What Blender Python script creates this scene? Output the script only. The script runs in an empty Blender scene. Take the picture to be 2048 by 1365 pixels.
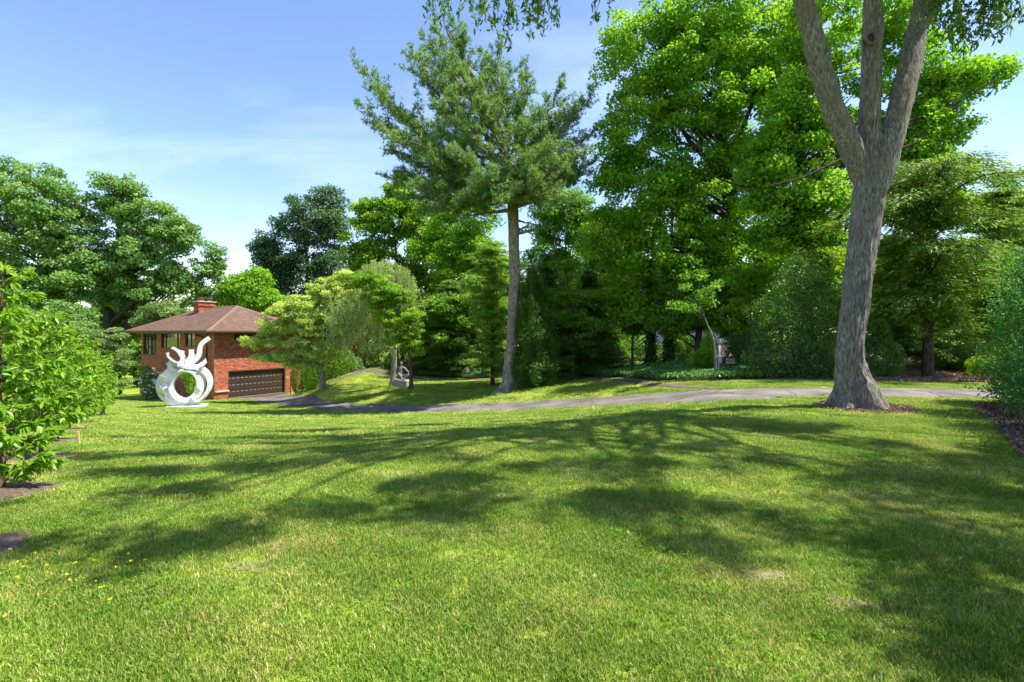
import bpy, math
import numpy as np
from mathutils import Vector, noise as mnoise

# ------------------------------------------------------------------ camera, sky, sun, exposure
scene = bpy.context.scene
EYE = 1.6            # eye height above the near lawn
FPX, HX, HY = 1024.0, 1024.0, 666.0      # focal length / principal column / horizon row of the 2048 px photograph

cam_d = bpy.data.cameras.new('camera')
cam_d.sensor_width = 36.0
cam_d.lens = 18.0
cam_d.shift_y = -(682.5 - HY) / 2048.0
cam_d.clip_start, cam_d.clip_end = 0.05, 3000
cam = bpy.data.objects.new('camera', cam_d)
cam.location = (0, 0, EYE)
cam.rotation_euler = (math.pi / 2, 0, 0)
scene.collection.objects.link(cam)
scene.camera = cam

SUN_AZ, SUN_EL = math.radians(-5), math.radians(59)   # azimuth counted from +X (picture right) towards +Y (away)
sunv = Vector((math.cos(SUN_EL) * math.cos(SUN_AZ), math.cos(SUN_EL) * math.sin(SUN_AZ), math.sin(SUN_EL)))

world = bpy.data.worlds.new('World')
scene.world = world
world.use_nodes = True
wn = world.node_tree.nodes
wl = world.node_tree.links
wn.clear()
w_out = wn.new('ShaderNodeOutputWorld')
w_bg = wn.new('ShaderNodeBackground')
w_bg.inputs["Strength"].default_value = 0.098
sky = wn.new('ShaderNodeTexSky')
sky.sky_type = 'NISHITA'
sky.sun_disc = False
sky.sun_elevation = SUN_EL
sky.sun_rotation = math.pi / 2 - SUN_AZ
sky.altitude = 60
sky.air_density = 1.25
sky.dust_density = 0.35
sky.ozone_density = 2.2
# thin high cloud drawn out along the wind, the same all over the sky
w_tc = wn.new('ShaderNodeTexCoord')
w_sep = wn.new('ShaderNodeSeparateXYZ')
wl.new(w_tc.outputs['Generated'], w_sep.inputs[0])
w_add = wn.new('ShaderNodeMath'); w_add.operation = 'ADD'; w_add.inputs[1].default_value = 0.28
wl.new(w_sep.outputs['Z'], w_add.inputs[0])
w_dx = wn.new('ShaderNodeMath'); w_dx.operation = 'DIVIDE'
wl.new(w_sep.outputs['X'], w_dx.inputs[0]); wl.new(w_add.outputs[0], w_dx.inputs[1])
w_dy = wn.new('ShaderNodeMath'); w_dy.operation = 'DIVIDE'
wl.new(w_sep.outputs['Y'], w_dy.inputs[0]); wl.new(w_add.outputs[0], w_dy.inputs[1])
w_cmb = wn.new('ShaderNodeCombineXYZ')
wl.new(w_dx.outputs[0], w_cmb.inputs[0]); wl.new(w_dy.outputs[0], w_cmb.inputs[1])
w_map = wn.new('ShaderNodeMapping')
w_map.inputs['Rotation'].default_value = (0, 0, 0.5)
w_map.inputs['Scale'].default_value = (0.9, 1.6, 1)
w_map.inputs['Location'].default_value = (3.1, 1.7, 0)
wl.new(w_cmb.outputs[0], w_map.inputs[0])
w_no = wn.new('ShaderNodeTexNoise')
w_no.inputs['Scale'].default_value = 1.3
w_no.inputs['Detail'].default_value = 7
w_no.inputs['Roughness'].default_value = 0.58
w_no.inputs['Distortion'].default_value = 0.5
wl.new(w_map.outputs[0], w_no.inputs['Vector'])
w_rmp = wn.new('ShaderNodeMapRange')
w_rmp.inputs['From Min'].default_value = 0.47
w_rmp.inputs['From Max'].default_value = 0.80
w_rmp.inputs['To Max'].default_value = 0.26
wl.new(w_no.outputs[0], w_rmp.inputs['Value'])
w_mix = wn.new('ShaderNodeMix'); w_mix.data_type = 'RGBA'
wl.new(w_rmp.outputs[0], w_mix.inputs['Factor'])
w_hs = wn.new('ShaderNodeHueSaturation')
w_hs.inputs['Saturation'].default_value = 1.12
w_hs.inputs['Hue'].default_value = 0.514
wl.new(sky.outputs[0], w_hs.inputs['Color'])
wl.new(w_hs.outputs[0], w_mix.inputs['A'])
w_mix.inputs['B'].default_value = (7.0, 7.5, 8.4, 1)
wl.new(w_mix.outputs['Result'], w_bg.inputs['Color'])
wl.new(w_bg.outputs[0], w_out.inputs[0])

sun_d = bpy.data.lights.new('sun', 'SUN')
sun_d.energy = 4.3
sun_d.angle = math.radians(0.53)
sun_d.color = (1.0, 0.95, 0.86)
sun = bpy.data.objects.new('sun', sun_d)
sun.rotation_euler = sunv.to_track_quat('Z', 'Y').to_euler()
sun.location = (20, 0, 40)
scene.collection.objects.link(sun)

scene.view_settings.view_transform = 'Standard'
scene.view_settings.look = 'None'
scene.view_settings.gamma = 1.0
scene.view_settings.use_curve_mapping = False
scene.view_settings.exposure = 1.50
scene.render.engine = 'CYCLES'
cy = scene.cycles
cy.max_bounces = 9
cy.diffuse_bounces = 6
cy.glossy_bounces = 2
cy.transmission_bounces = 6
cy.transparent_max_bounces = 4
cy.use_adaptive_sampling = True
cy.adaptive_threshold = 0.015
cy.use_denoising = True
cy.caustics_reflective = False
cy.caustics_refractive = False
scene.render.use_persistent_data = False

COL = scene.collection
PI = math.pi


# ------------------------------------------------------------------ placing helpers
def P(px, py, d):
    """world point that lies at depth d metres on the line of sight of a photograph pixel"""
    return np.array([(px - HX) / FPX * d, d, EYE - (py - HY) / FPX * d])


def XY(px, d):
    return ((px - HX) / FPX * d, d)


def mpp(d):
    return d / FPX


# ------------------------------------------------------------------ terrain: thin-plate spline through surveyed spots
_cp = []
for px, py, d in [
    # driveway, near edge then far edge
    (2000, 797, 12.5), (1800, 795, 12.8), (1660, 793, 13.0), (1434, 803, 12.6), (1300, 809, 14.2), (1180, 813, 16.4),
    (1100, 818, 18.4), (1000, 822, 20.5), (900, 825, 22.5), (800, 825, 24.6), (700, 823, 27), (620, 817, 30.5),
    (560, 809, 34), (510, 803, 37), (480, 799, 39.5),
    (1980, 775, 15.2), (1800, 773, 15.3), (1600, 774, 15.4), (1480, 777, 15.8), (1380, 784, 17), (1290, 790, 18.6),
    (1200, 795.5, 20.3), (1100, 801, 22.3), (1000, 806, 24), (900, 809, 26.3), (800, 811, 28.6), (720, 809, 30.8),
    (650, 804, 34), (612, 798, 37.5), (600, 791, 41.5),
    # garden path, lawn island
    (1420, 777, 17), (1330, 769.5, 20), (1256, 762, 24), (1180, 758, 28), (1100, 758, 31), (1000, 760, 34), (900, 760, 37),
    (820, 757, 38.5), (780, 751, 39.8), (740, 741, 41), (700, 752, 39), (660, 765, 37.5),
    (1018, 780, 27), (822, 777, 32), (803, 771, 33.5), (787, 772, 34), (950, 790, 29), (645, 779, 36), (1150, 775, 25), (1250, 778, 21.5),
    # beds and hedge foot
    (950, 747, 40), (1250, 745, 30), (1400, 746, 24), (1100, 743, 36), (1580, 758, 19), (1855, 761, 18), (1960, 765, 17),
    # house, statue lawn, left lawn
    (456, 797, 41.5), (571, 789, 45.7), (425, 802, 40.6), (275, 793, 48), (370, 813, 33), (200, 815, 34), (100, 803, 50),
    (150, 840, 20), (300, 900, 9), (500, 870, 12.5), (700, 850, 16), (900, 846, 15), (1100, 838, 14), (1300, 832, 11.2), (600, 940, 6.4),
    (1715, 816, 11), (640, 765, 41), (700, 745, 43),
]:
    _cp.append(P(px, py, d))
for x, y, z in [(-7.5, 8.1, -.4), (-9.6, 10.8, -.7), (-12.1, 14.1, -1.1), (-5.4, 5.6, -.12), (0, 0, 0), (-4, 2, 0), (4, 2, 0), (5, 6, 0),
                (0, 6, -.02), (9, 8, 0), (12, 12, 0), (-8, -8, 0), (8, -8, 0), (0, -12, 0), (20, 0, 0), (-20, -2, -.4), (-22, 8, -1.2),
                (-30, 20, -3), (10, 26, 0), (12, 45, .2), (0, 55, -.6), (30, 30, .3), (-16, 55, -2), (-35, 60, -5), (-55, 50, -6),
                (-50, 20, -4.5), (40, 70, .5), (-30, 90, -5), (-80, 90, -7), (60, 10, 0), (-70, 0, -4), (0, 95, -1.5)]:
    _cp.append(np.array([x, y, z]))
_cp = np.array(_cp)


def _U(r2):
    return np.where(r2 > 1e-12, 0.5 * r2 * np.log(np.maximum(r2, 1e-12)), 0.0)


def _tps():
    n = len(_cp)
    d2 = ((_cp[:, None, :2] - _cp[None, :, :2]) ** 2).sum(-1)
    K = _U(d2) + np.eye(n) * 2.0
    Q = np.c_[np.ones(n), _cp[:, :2]]
    A = np.zeros((n + 3, n + 3))
    A[:n, :n] = K; A[:n, n:] = Q; A[n:, :n] = Q.T
    return np.linalg.solve(A, np.r_[_cp[:, 2], 0, 0, 0])


_W = _tps()


def ground(x, y):
    x = np.atleast_1d(np.asarray(x, float)); y = np.atleast_1d(np.asarray(y, float))
    shp = x.shape
    x = x.ravel(); y = y.ravel()
    r = np.hypot(x, y - 30)
    k = np.minimum(1.0, 75.0 / np.maximum(r, 1e-6))
    xe, ye = x * k, 30 + (y - 30) * k
    out = np.empty(len(x))
    for i in range(0, len(x), 20000):
        s = slice(i, i + 20000)
        d2 = (xe[s, None] - _cp[None, :, 0]) ** 2 + (ye[s, None] - _cp[None, :, 1]) ** 2
        out[s] = _U(d2) @ _W[:-3] + _W[-3] + _W[-2] * xe[s] + _W[-1] * ye[s]
    return out.reshape(shp)


def gz(x, y):
    return float(ground([x], [y])[0])


def GP(px, d):
    x, y = XY(px, d)
    return (x, y, gz(x, y))


def inside(poly, x, y):
    poly = np.asarray(poly); res = np.zeros(len(x), bool)
    j = len(poly) - 1
    for i in range(len(poly)):
        xi, yi = poly[i]; xj, yj = poly[j]
        c = ((yi > y) != (yj > y)) & (x < (xj - xi) * (y - yi) / (yj - yi + 1e-12) + xi)
        res ^= c
        j = i
    return res


def spline(pts, n):
    """Catmull-Rom through pts, n samples in all"""
    p = np.asarray(pts, float)
    p = np.vstack([2 * p[0] - p[1], p, 2 * p[-1] - p[-2]])
    m = len(p) - 3
    t = np.linspace(0, m - 1e-6, n)
    i = t.astype(int); f = (t - i)[:, None]
    a, b, c, d = p[i], p[i + 1], p[i + 2], p[i + 3]
    return 0.5 * (2 * b + (c - a) * f + (2 * a - 5 * b + 4 * c - d) * f ** 2 + (3 * b - a - 3 * c + d) * f ** 3)


# ------------------------------------------------------------------ object helpers
def tag(o, label=None, cat=None, group=None, kind=None):
    if label: o['label'] = label
    if cat: o['category'] = cat
    if group: o['group'] = group
    if kind: o['kind'] = kind
    return o


def empty(name, loc, rz=0.0):
    o = bpy.data.objects.new(name, None)
    o.empty_display_size = 0.2
    o.location = loc
    o.rotation_euler = (0, 0, rz)
    COL.objects.link(o)
    return o


def mesh_arrays(name, V, F, mat, parent=None, var=None, smooth=False, loc=None):
    """V (n,3) world or local coords, F list of int arrays each (m,k) of k-gons"""
    me = bpy.data.meshes.new(name)
    V = np.ascontiguousarray(V, dtype=np.float32)
    if not isinstance(F, (list, tuple)):
        F = [F]
    F = [np.asarray(f, dtype=np.int32) for f in F if len(f)]
    me.vertices.add(len(V))
    me.vertices.foreach_set('co', V.ravel())
    li = np.concatenate([f.ravel() for f in F])
    tot = np.concatenate([np.full(len(f), f.shape[1], np.int32) for f in F])
    st = np.concatenate([[0], np.cumsum(tot)[:-1]]).astype(np.int32)
    me.loops.add(len(li)); me.loops.foreach_set('vertex_index', li)
    me.polygons.add(len(tot)); me.polygons.foreach_set('loop_start', st); me.polygons.foreach_set('loop_total', tot)
    me.polygons.foreach_set('use_smooth', np.full(len(tot), bool(smooth)))
    me.update(calc_edges=True)
    if var is not None:
        a = me.attributes.new('var', 'FLOAT', 'POINT')
        a.data.foreach_set('value', np.asarray(var, np.float32))
    if mat is not None:
        me.materials.append(mat)
    o = bpy.data.objects.new(name, me)
    COL.objects.link(o)
    if parent is not None:
        o.parent = parent
    if loc is not None:
        o.location = loc
    return o


class MB:
    """collects boxes, prisms and tubes for ONE part"""
    def __init__(s):
        s.V = []; s.F = {}; s.n = 0

    def add(s, V, faces):
        V = np.asarray(V, float).reshape(-1, 3)
        for f in faces:
            s.F.setdefault(len(f), []).append([i + s.n for i in f])
        s.V.append(V); s.n += len(V)

    def box(s, x0, x1, y0, y1, z0, z1):
        V = [(x0, y0, z0), (x1, y0, z0), (x1, y1, z0), (x0, y1, z0), (x0, y0, z1), (x1, y0, z1), (x1, y1, z1), (x0, y1, z1)]
        s.add(V, [(0, 3, 2, 1), (4, 5, 6, 7), (0, 1, 5, 4), (1, 2, 6, 5), (2, 3, 7, 6), (3, 0, 4, 7)])
        return s

    def grid(s, G):
        """G (a,b,3) grid"""
        a, b = G.shape[:2]
        F = []
        for i in range(a - 1):
            for j in range(b - 1):
                F.append((i * b + j, i * b + j + 1, (i + 1) * b + j + 1, (i + 1) * b + j))
        s.add(G.reshape(-1, 3), F)
        return s

    def tube(s, pts, rad, sides=8, cap=True, squash=None):
        V, F = sweep(pts, rad, sides)
        s.V.append(V)
        s.F.setdefault(4, []).extend((F + s.n).tolist())
        if cap:
            n = len(V)
            s.F.setdefault(sides, []).append([s.n + n - sides + k for k in range(sides)])
            s.F.setdefault(sides, []).append([s.n + k for k in reversed(range(sides))])
        s.n += len(V)
        return s

    def build(s, name, mat, parent=None, smooth=False, bevel=0.0):
        o = mesh_arrays(name, np.vstack(s.V), [np.array(f) for f in s.F.values()], mat, parent, smooth=smooth)
        if bevel:
            m = o.modifiers.new('bevel', 'BEVEL'); m.width = bevel; m.segments = 2; m.limit_method = 'ANGLE'
        return o


def sweep(pts, rad, sides):
    p = np.asarray(pts, float); n = len(p)
    r = np.broadcast_to(np.asarray(rad, float), (n,))
    t = np.gradient(p, axis=0)
    t /= np.linalg.norm(t, axis=1, keepdims=True) + 1e-9
    ref = np.array([1.0, 0.13, 0.05]) if abs(t[0][2]) > 0.6 else np.array([0.05, 0.1, 1.0])
    V = np.empty((n, sides, 3))
    a = np.arange(sides) / sides * 2 * PI
    u = ref - t[0] * (ref @ t[0]); u /= np.linalg.norm(u)
    for i in range(n):
        u = u - t[i] * (u @ t[i]); u /= np.linalg.norm(u) + 1e-9
        v = np.cross(t[i], u)
        V[i] = p[i] + r[i] * (np.cos(a)[:, None] * u + np.sin(a)[:, None] * v)
    i = np.arange(n - 1)[:, None] * sides; j = np.arange(sides)[None, :]; k = (j + 1) % sides
    F = np.stack([i + j, i + k, i + sides + k, i + sides + j], -1).reshape(-1, 4)
    return V.reshape(-1, 3), F


# ------------------------------------------------------------------ materials
def new_mat(name):
    m = bpy.data.materials.new(name); m.use_nodes = True
    nt = m.node_tree; nt.nodes.clear()
    out = nt.nodes.new('ShaderNodeOutputMaterial')
    return m, nt, out


def nd(nt, typ, **kw):
    n = nt.nodes.new('ShaderNode' + typ)
    for k, v in kw.items():
        if hasattr(n, k) and k not in n.inputs:
            setattr(n, k, v)
        else:
            n.inputs[k].default_value = v
    return n


def c4(c):
    return (c[0], c[1], c[2], 1)


def ramp(nt, stops):
    r = nt.nodes.new('ShaderNodeValToRGB')
    e = r.color_ramp.elements
    while len(e) < len(stops):
        e.new(0.5)
    for i, (p, c) in enumerate(stops):
        e[i].position = p; e[i].color = c4(c)
    return r


def leaf_mat(name, dark, mid, light, trans=0.38, rough=0.5, spec=0.25, tint=(1.35, 1.25, 0.6)):
    m, nt, out = new_mat(name)
    if trans > 0.2:
        trans = min(0.52, trans + 0.10)
        dark, mid, light = [tuple(1.22 * q for q in c_) for c_ in (dark, mid, light)]
    at = nd(nt, 'Attribute', attribute_name='var')
    rp = ramp(nt, [(0.0, dark), (0.5, mid), (1.0, light)])
    nt.links.new(at.outputs['Fac'], rp.inputs[0])
    pb = nd(nt, 'BsdfPrincipled', Roughness=rough)
    pb.inputs['Specular IOR Level'].default_value = spec
    nt.links.new(rp.outputs[0], pb.inputs['Base Color'])
    tr = nd(nt, 'BsdfTranslucent')
    mx = nt.nodes.new('ShaderNodeMix'); mx.data_type = 'RGBA'; mx.blend_type = 'MULTIPLY'
    mx.inputs['Factor'].default_value = 1.0
    nt.links.new(rp.outputs[0], mx.inputs['A']); mx.inputs['B'].default_value = c4(tint)
    nt.links.new(mx.outputs['Result'], tr.inputs['Color'])
    ms = nd(nt, 'MixShader'); ms.inputs[0].default_value = trans
    nt.links.new(pb.outputs[0], ms.inputs[1]); nt.links.new(tr.outputs[0], ms.inputs[2])
    nt.links.new(ms.outputs[0], out.inputs[0])
    return m


def bark_mat(name, c1, c2, c3, scale=6.0, stretch=5.0, bump=0.6, moss=None):
    m, nt, out = new_mat(name)
    tc = nd(nt, 'TexCoord')
    mp = nd(nt, 'Mapping'); mp.inputs['Scale'].default_value = (1, 1, 1 / stretch)
    nt.links.new(tc.outputs['Object'], mp.inputs[0])
    n1 = nd(nt, 'TexNoise', Scale=scale * 2.2, Detail=8.0, Roughness=0.68)
    nt.links.new(mp.outputs[0], n1.inputs['Vector'])
    vo = nd(nt, 'TexVoronoi', Scale=scale * 1.6, feature='DISTANCE_TO_EDGE')
    nw = nd(nt, 'TexNoise', Scale=scale, Detail=3.0)
    nt.links.new(mp.outputs[0], nw.inputs['Vector'])
    av = nt.nodes.new('ShaderNodeVectorMath'); av.operation = 'MULTIPLY_ADD'
    nt.links.new(nw.outputs['Color'], av.inputs[0]); av.inputs[1].default_value = (0.25, 0.25, 0.25)
    nt.links.new(mp.outputs[0], av.inputs[2])
    nt.links.new(av.outputs[0], vo.inputs['Vector'])
    r = ramp(nt, [(0.34, c1), (0.5, c2), (0.66, c3)])
    nt.links.new(n1.outputs[0], r.inputs[0])
    cr = nd(nt, 'MapRange'); cr.inputs['From Max'].default_value = 0.10; cr.inputs['To Min'].default_value = 0.66
    nt.links.new(vo.outputs['Distance'], cr.inputs[0])
    mx = nt.nodes.new('ShaderNodeMix'); mx.data_type = 'RGBA'; mx.blend_type = 'MULTIPLY'; mx.inputs['Factor'].default_value = 1
    nt.links.new(r.outputs[0], mx.inputs['A']); nt.links.new(cr.outputs[0], mx.inputs['B'])
    last = mx.outputs['Result']
    # big lighter / browner weathering patches
    n2 = nd(nt, 'TexNoise', Scale=0.9, Detail=4.0)
    nt.links.new(tc.outputs['Object'], n2.inputs['Vector'])
    r2 = nd(nt, 'MapRange'); r2.inputs['From Min'].default_value = 0.48; r2.inputs['From Max'].default_value = 0.68
    r2.inputs['To Max'].default_value = 0.55
    nt.links.new(n2.outputs[0], r2.inputs[0])
    m2 = nt.nodes.new('ShaderNodeMix'); m2.data_type = 'RGBA'
    nt.links.new(r2.outputs[0], m2.inputs['Factor']); nt.links.new(last, m2.inputs['A'])
    m2.inputs['B'].default_value = c4(moss or tuple(0.7 * a for a in c2))
    pb = nd(nt, 'BsdfPrincipled', Roughness=0.9); pb.inputs['Specular IOR Level'].default_value = 0.15
    nt.links.new(m2.outputs['Result'], pb.inputs['Base Color'])
    ad = nd(nt, 'Math', operation='ADD')
    nt.links.new(cr.outputs[0], ad.inputs[0]); nt.links.new(n1.outputs[0], ad.inputs[1])
    bp = nd(nt, 'Bump', Strength=bump, Distance=0.03)
    nt.links.new(ad.outputs[0], bp.inputs['Height']); nt.links.new(bp.outputs[0], pb.inputs['Normal'])
    nt.links.new(pb.outputs[0], out.inputs[0])
    return m


def noisy_mat(name, c1, c2, scale=8.0, rough=0.85, bump=0.3, dist=0.02, detail=6.0, spec=0.3, c3=None, metallic=0.0):
    m, nt, out = new_mat(name)
    tc = nd(nt, 'TexCoord')
    n1 = nd(nt, 'TexNoise', Scale=scale, Detail=detail, Roughness=0.65)
    nt.links.new(tc.outputs['Object'], n1.inputs['Vector'])
    r = ramp(nt, [(0.32, c1), (0.68, c2)] if c3 is None else [(0.3, c1), (0.5, c2), (0.7, c3)])
    nt.links.new(n1.outputs[0], r.inputs[0])
    pb = nd(nt, 'BsdfPrincipled', Roughness=rough); pb.inputs['Specular IOR Level'].default_value = spec
    pb.inputs['Metallic'].default_value = metallic
    nt.links.new(r.outputs[0], pb.inputs['Base Color'])
    if bump:
        n2 = nd(nt, 'TexNoise', Scale=scale * 4, Detail=4.0)
        nt.links.new(tc.outputs['Object'], n2.inputs['Vector'])
        bp = nd(nt, 'Bump', Strength=bump, Distance=dist)
        nt.links.new(n2.outputs[0], bp.inputs['Height']); nt.links.new(bp.outputs[0], pb.inputs['Normal'])
    nt.links.new(pb.outputs[0], out.inputs[0])
    return m


def brick_mat(name, axis, w=0.205, h=0.068):
    """axis: which local axis runs along the wall ('X' or 'Y')"""
    m, nt, out = new_mat(name)
    tc = nd(nt, 'TexCoord'); sp = nd(nt, 'SeparateXYZ'); cb = nd(nt, 'CombineXYZ')
    nt.links.new(tc.outputs['Object'], sp.inputs[0])
    nt.links.new(sp.outputs[axis], cb.inputs['X']); nt.links.new(sp.outputs['Z'], cb.inputs['Y'])
    br = nd(nt, 'TexBrick')
    br.inputs['Color1'].default_value = c4((0.0, 0, 0)); br.inputs['Color2'].default_value = c4((1, 1, 1))
    br.inputs['Mortar'].default_value = c4((0.5, 0.5, 0.5))
    br.inputs['Scale'].default_value = 1.0
    br.inputs['Mortar Size'].default_value = 0.005
    br.inputs['Mortar Smooth'].default_value = 0.2
    br.inputs['Brick Width'].default_value = w; br.inputs['Row Height'].default_value = h
    nt.links.new(cb.outputs[0], br.inputs['Vector'])
    rc = ramp(nt, [(0.0, (0.20, 0.038, 0.020)), (0.35, (0.33, 0.068, 0.030)), (0.62, (0.38, 0.095, 0.042)), (0.8, (0.44, 0.18, 0.085)), (1.0, (0.13, 0.03, 0.024))])
    nt.links.new(br.outputs['Color'], rc.inputs[0])
    nz = nd(nt, 'TexNoise', Scale=1.1, Detail=5.0); nt.links.new(tc.outputs['Object'], nz.inputs['Vector'])
    r2 = nd(nt, 'MapRange'); r2.inputs['To Min'].default_value = 0.72; r2.inputs['To Max'].default_value = 1.2
    nt.links.new(nz.outputs[0], r2.inputs[0])
    mu = nt.nodes.new('ShaderNodeMix'); mu.data_type = 'RGBA'; mu.blend_type = 'MULTIPLY'; mu.inputs['Factor'].default_value = 1
    nt.links.new(rc.outputs[0], mu.inputs['A']); nt.links.new(r2.outputs[0], mu.inputs['B'])
    mm = nt.nodes.new('ShaderNodeMix'); mm.data_type = 'RGBA'
    nt.links.new(br.outputs['Fac'], mm.inputs['Factor'])
    nt.links.new(mu.outputs['Result'], mm.inputs['A']); mm.inputs['B'].default_value = c4((0.32, 0.20, 0.145))
    pb = nd(nt, 'BsdfPrincipled', Roughness=0.88); pb.inputs['Specular IOR Level'].default_value = 0.2
    nt.links.new(mm.outputs['Result'], pb.inputs['Base Color'])
    bp = nd(nt, 'Bump', Strength=0.8, Distance=0.008); bp.invert = True
    nt.links.new(br.outputs['Fac'], bp.inputs['Height']); nt.links.new(bp.outputs[0], pb.inputs['Normal'])
    nt.links.new(pb.outputs[0], out.inputs[0])
    return m


def shingle_mat(name, axis):
    m, nt, out = new_mat(name)
    tc = nd(nt, 'TexCoord'); sp = nd(nt, 'SeparateXYZ'); cb = nd(nt, 'CombineXYZ')
    nt.links.new(tc.outputs['Object'], sp.inputs[0])
    nt.links.new(sp.outputs[axis], cb.inputs['X']); nt.links.new(sp.outputs['Z'], cb.inputs['Y'])
    br = nd(nt, 'TexBrick')
    br.inputs['Color1'].default_value = c4((0.10, 0.061, 0.043)); br.inputs['Color2'].default_value = c4((0.165, 0.103, 0.075))
    br.inputs['Mortar'].default_value = c4((0.07, 0.04, 0.03)); br.inputs['Scale'].default_value = 1
    br.inputs['Mortar Size'].default_value = 0.008; br.inputs['Brick Width'].default_value = 0.31; br.inputs['Row Height'].default_value = 0.062
    nt.links.new(cb.outputs[0], br.inputs['Vector'])
    nz = nd(nt, 'TexNoise', Scale=0.8, Detail=5.0); nt.links.new(tc.outputs['Object'], nz.inputs['Vector'])
    r2 = nd(nt, 'MapRange'); r2.inputs['To Min'].default_value = 0.75; r2.inputs['To Max'].default_value = 1.25
    nt.links.new(nz.outputs[0], r2.inputs[0])
    mu = nt.nodes.new('ShaderNodeMix'); mu.data_type = 'RGBA'; mu.blend_type = 'MULTIPLY'; mu.inputs['Factor'].default_value = 1
    nt.links.new(br.outputs['Color'], mu.inputs['A']); nt.links.new(r2.outputs[0], mu.inputs['B'])
    pb = nd(nt, 'BsdfPrincipled', Roughness=0.92); pb.inputs['Specular IOR Level'].default_value = 0.2
    nt.links.new(mu.outputs['Result'], pb.inputs['Base Color'])
    bp = nd(nt, 'Bump', Strength=0.6, Distance=0.01); bp.invert = True
    nt.links.new(br.outputs['Fac'], bp.inputs['Height']); nt.links.new(bp.outputs[0], pb.inputs['Normal'])
    nt.links.new(pb.outputs[0], out.inputs[0])
    return m


def glass_mat(name, tintc=(0.02, 0.035, 0.035), rough=0.04):
    m, nt, out = new_mat(name)
    pb = nd(nt, 'BsdfPrincipled', Roughness=rough)
    pb.inputs['Base Color'].default_value = c4(tintc)
    pb.inputs['Specular IOR Level'].default_value = 0.9
    nt.links.new(pb.outputs[0], out.inputs[0])
    return m


def grass_ground_mat(name):
    m, nt, out = new_mat(name)
    g = nd(nt, 'NewGeometry')
    n1 = nd(nt, 'TexNoise', Scale=0.55, Detail=6.0, Roughness=0.6); nt.links.new(g.outputs['Position'], n1.inputs['Vector'])
    r1 = ramp(nt, [(0.30, (0.10, 0.170, 0.012)), (0.48, (0.185, 0.265, 0.022)), (0.66, (0.30, 0.315, 0.06))])
    nt.links.new(n1.outputs[0], r1.inputs[0])
    n2 = nd(nt, 'TexNoise', Scale=26.0, Detail=5.0, Roughness=0.75); nt.links.new(g.outputs['Position'], n2.inputs['Vector'])
    r2 = nd(nt, 'MapRange'); r2.inputs['From Min'].default_value = 0.3; r2.inputs['From Max'].default_value = 0.7
    r2.inputs['To Min'].default_value = 0.55; r2.inputs['To Max'].default_value = 1.35
    nt.links.new(n2.outputs[0], r2.inputs[0])
    mu = nt.nodes.new('ShaderNodeMix'); mu.data_type = 'RGBA'; mu.blend_type = 'MULTIPLY'; mu.inputs['Factor'].default_value = 1
    nt.links.new(r1.outputs[0], mu.inputs['A']); nt.links.new(r2.outputs[0], mu.inputs['B'])
    pb = nd(nt, 'BsdfPrincipled', Roughness=0.95); pb.inputs['Specular IOR Level'].default_value = 0.1
    nt.links.new(mu.outputs['Result'], pb.inputs['Base Color'])
    bp = nd(nt, 'Bump', Strength=0.7, Distance=0.03)
    nt.links.new(n2.outputs[0], bp.inputs['Height']); nt.links.new(bp.outputs[0], pb.inputs['Normal'])
    nt.links.new(pb.outputs[0], out.inputs[0])
    return m


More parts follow.
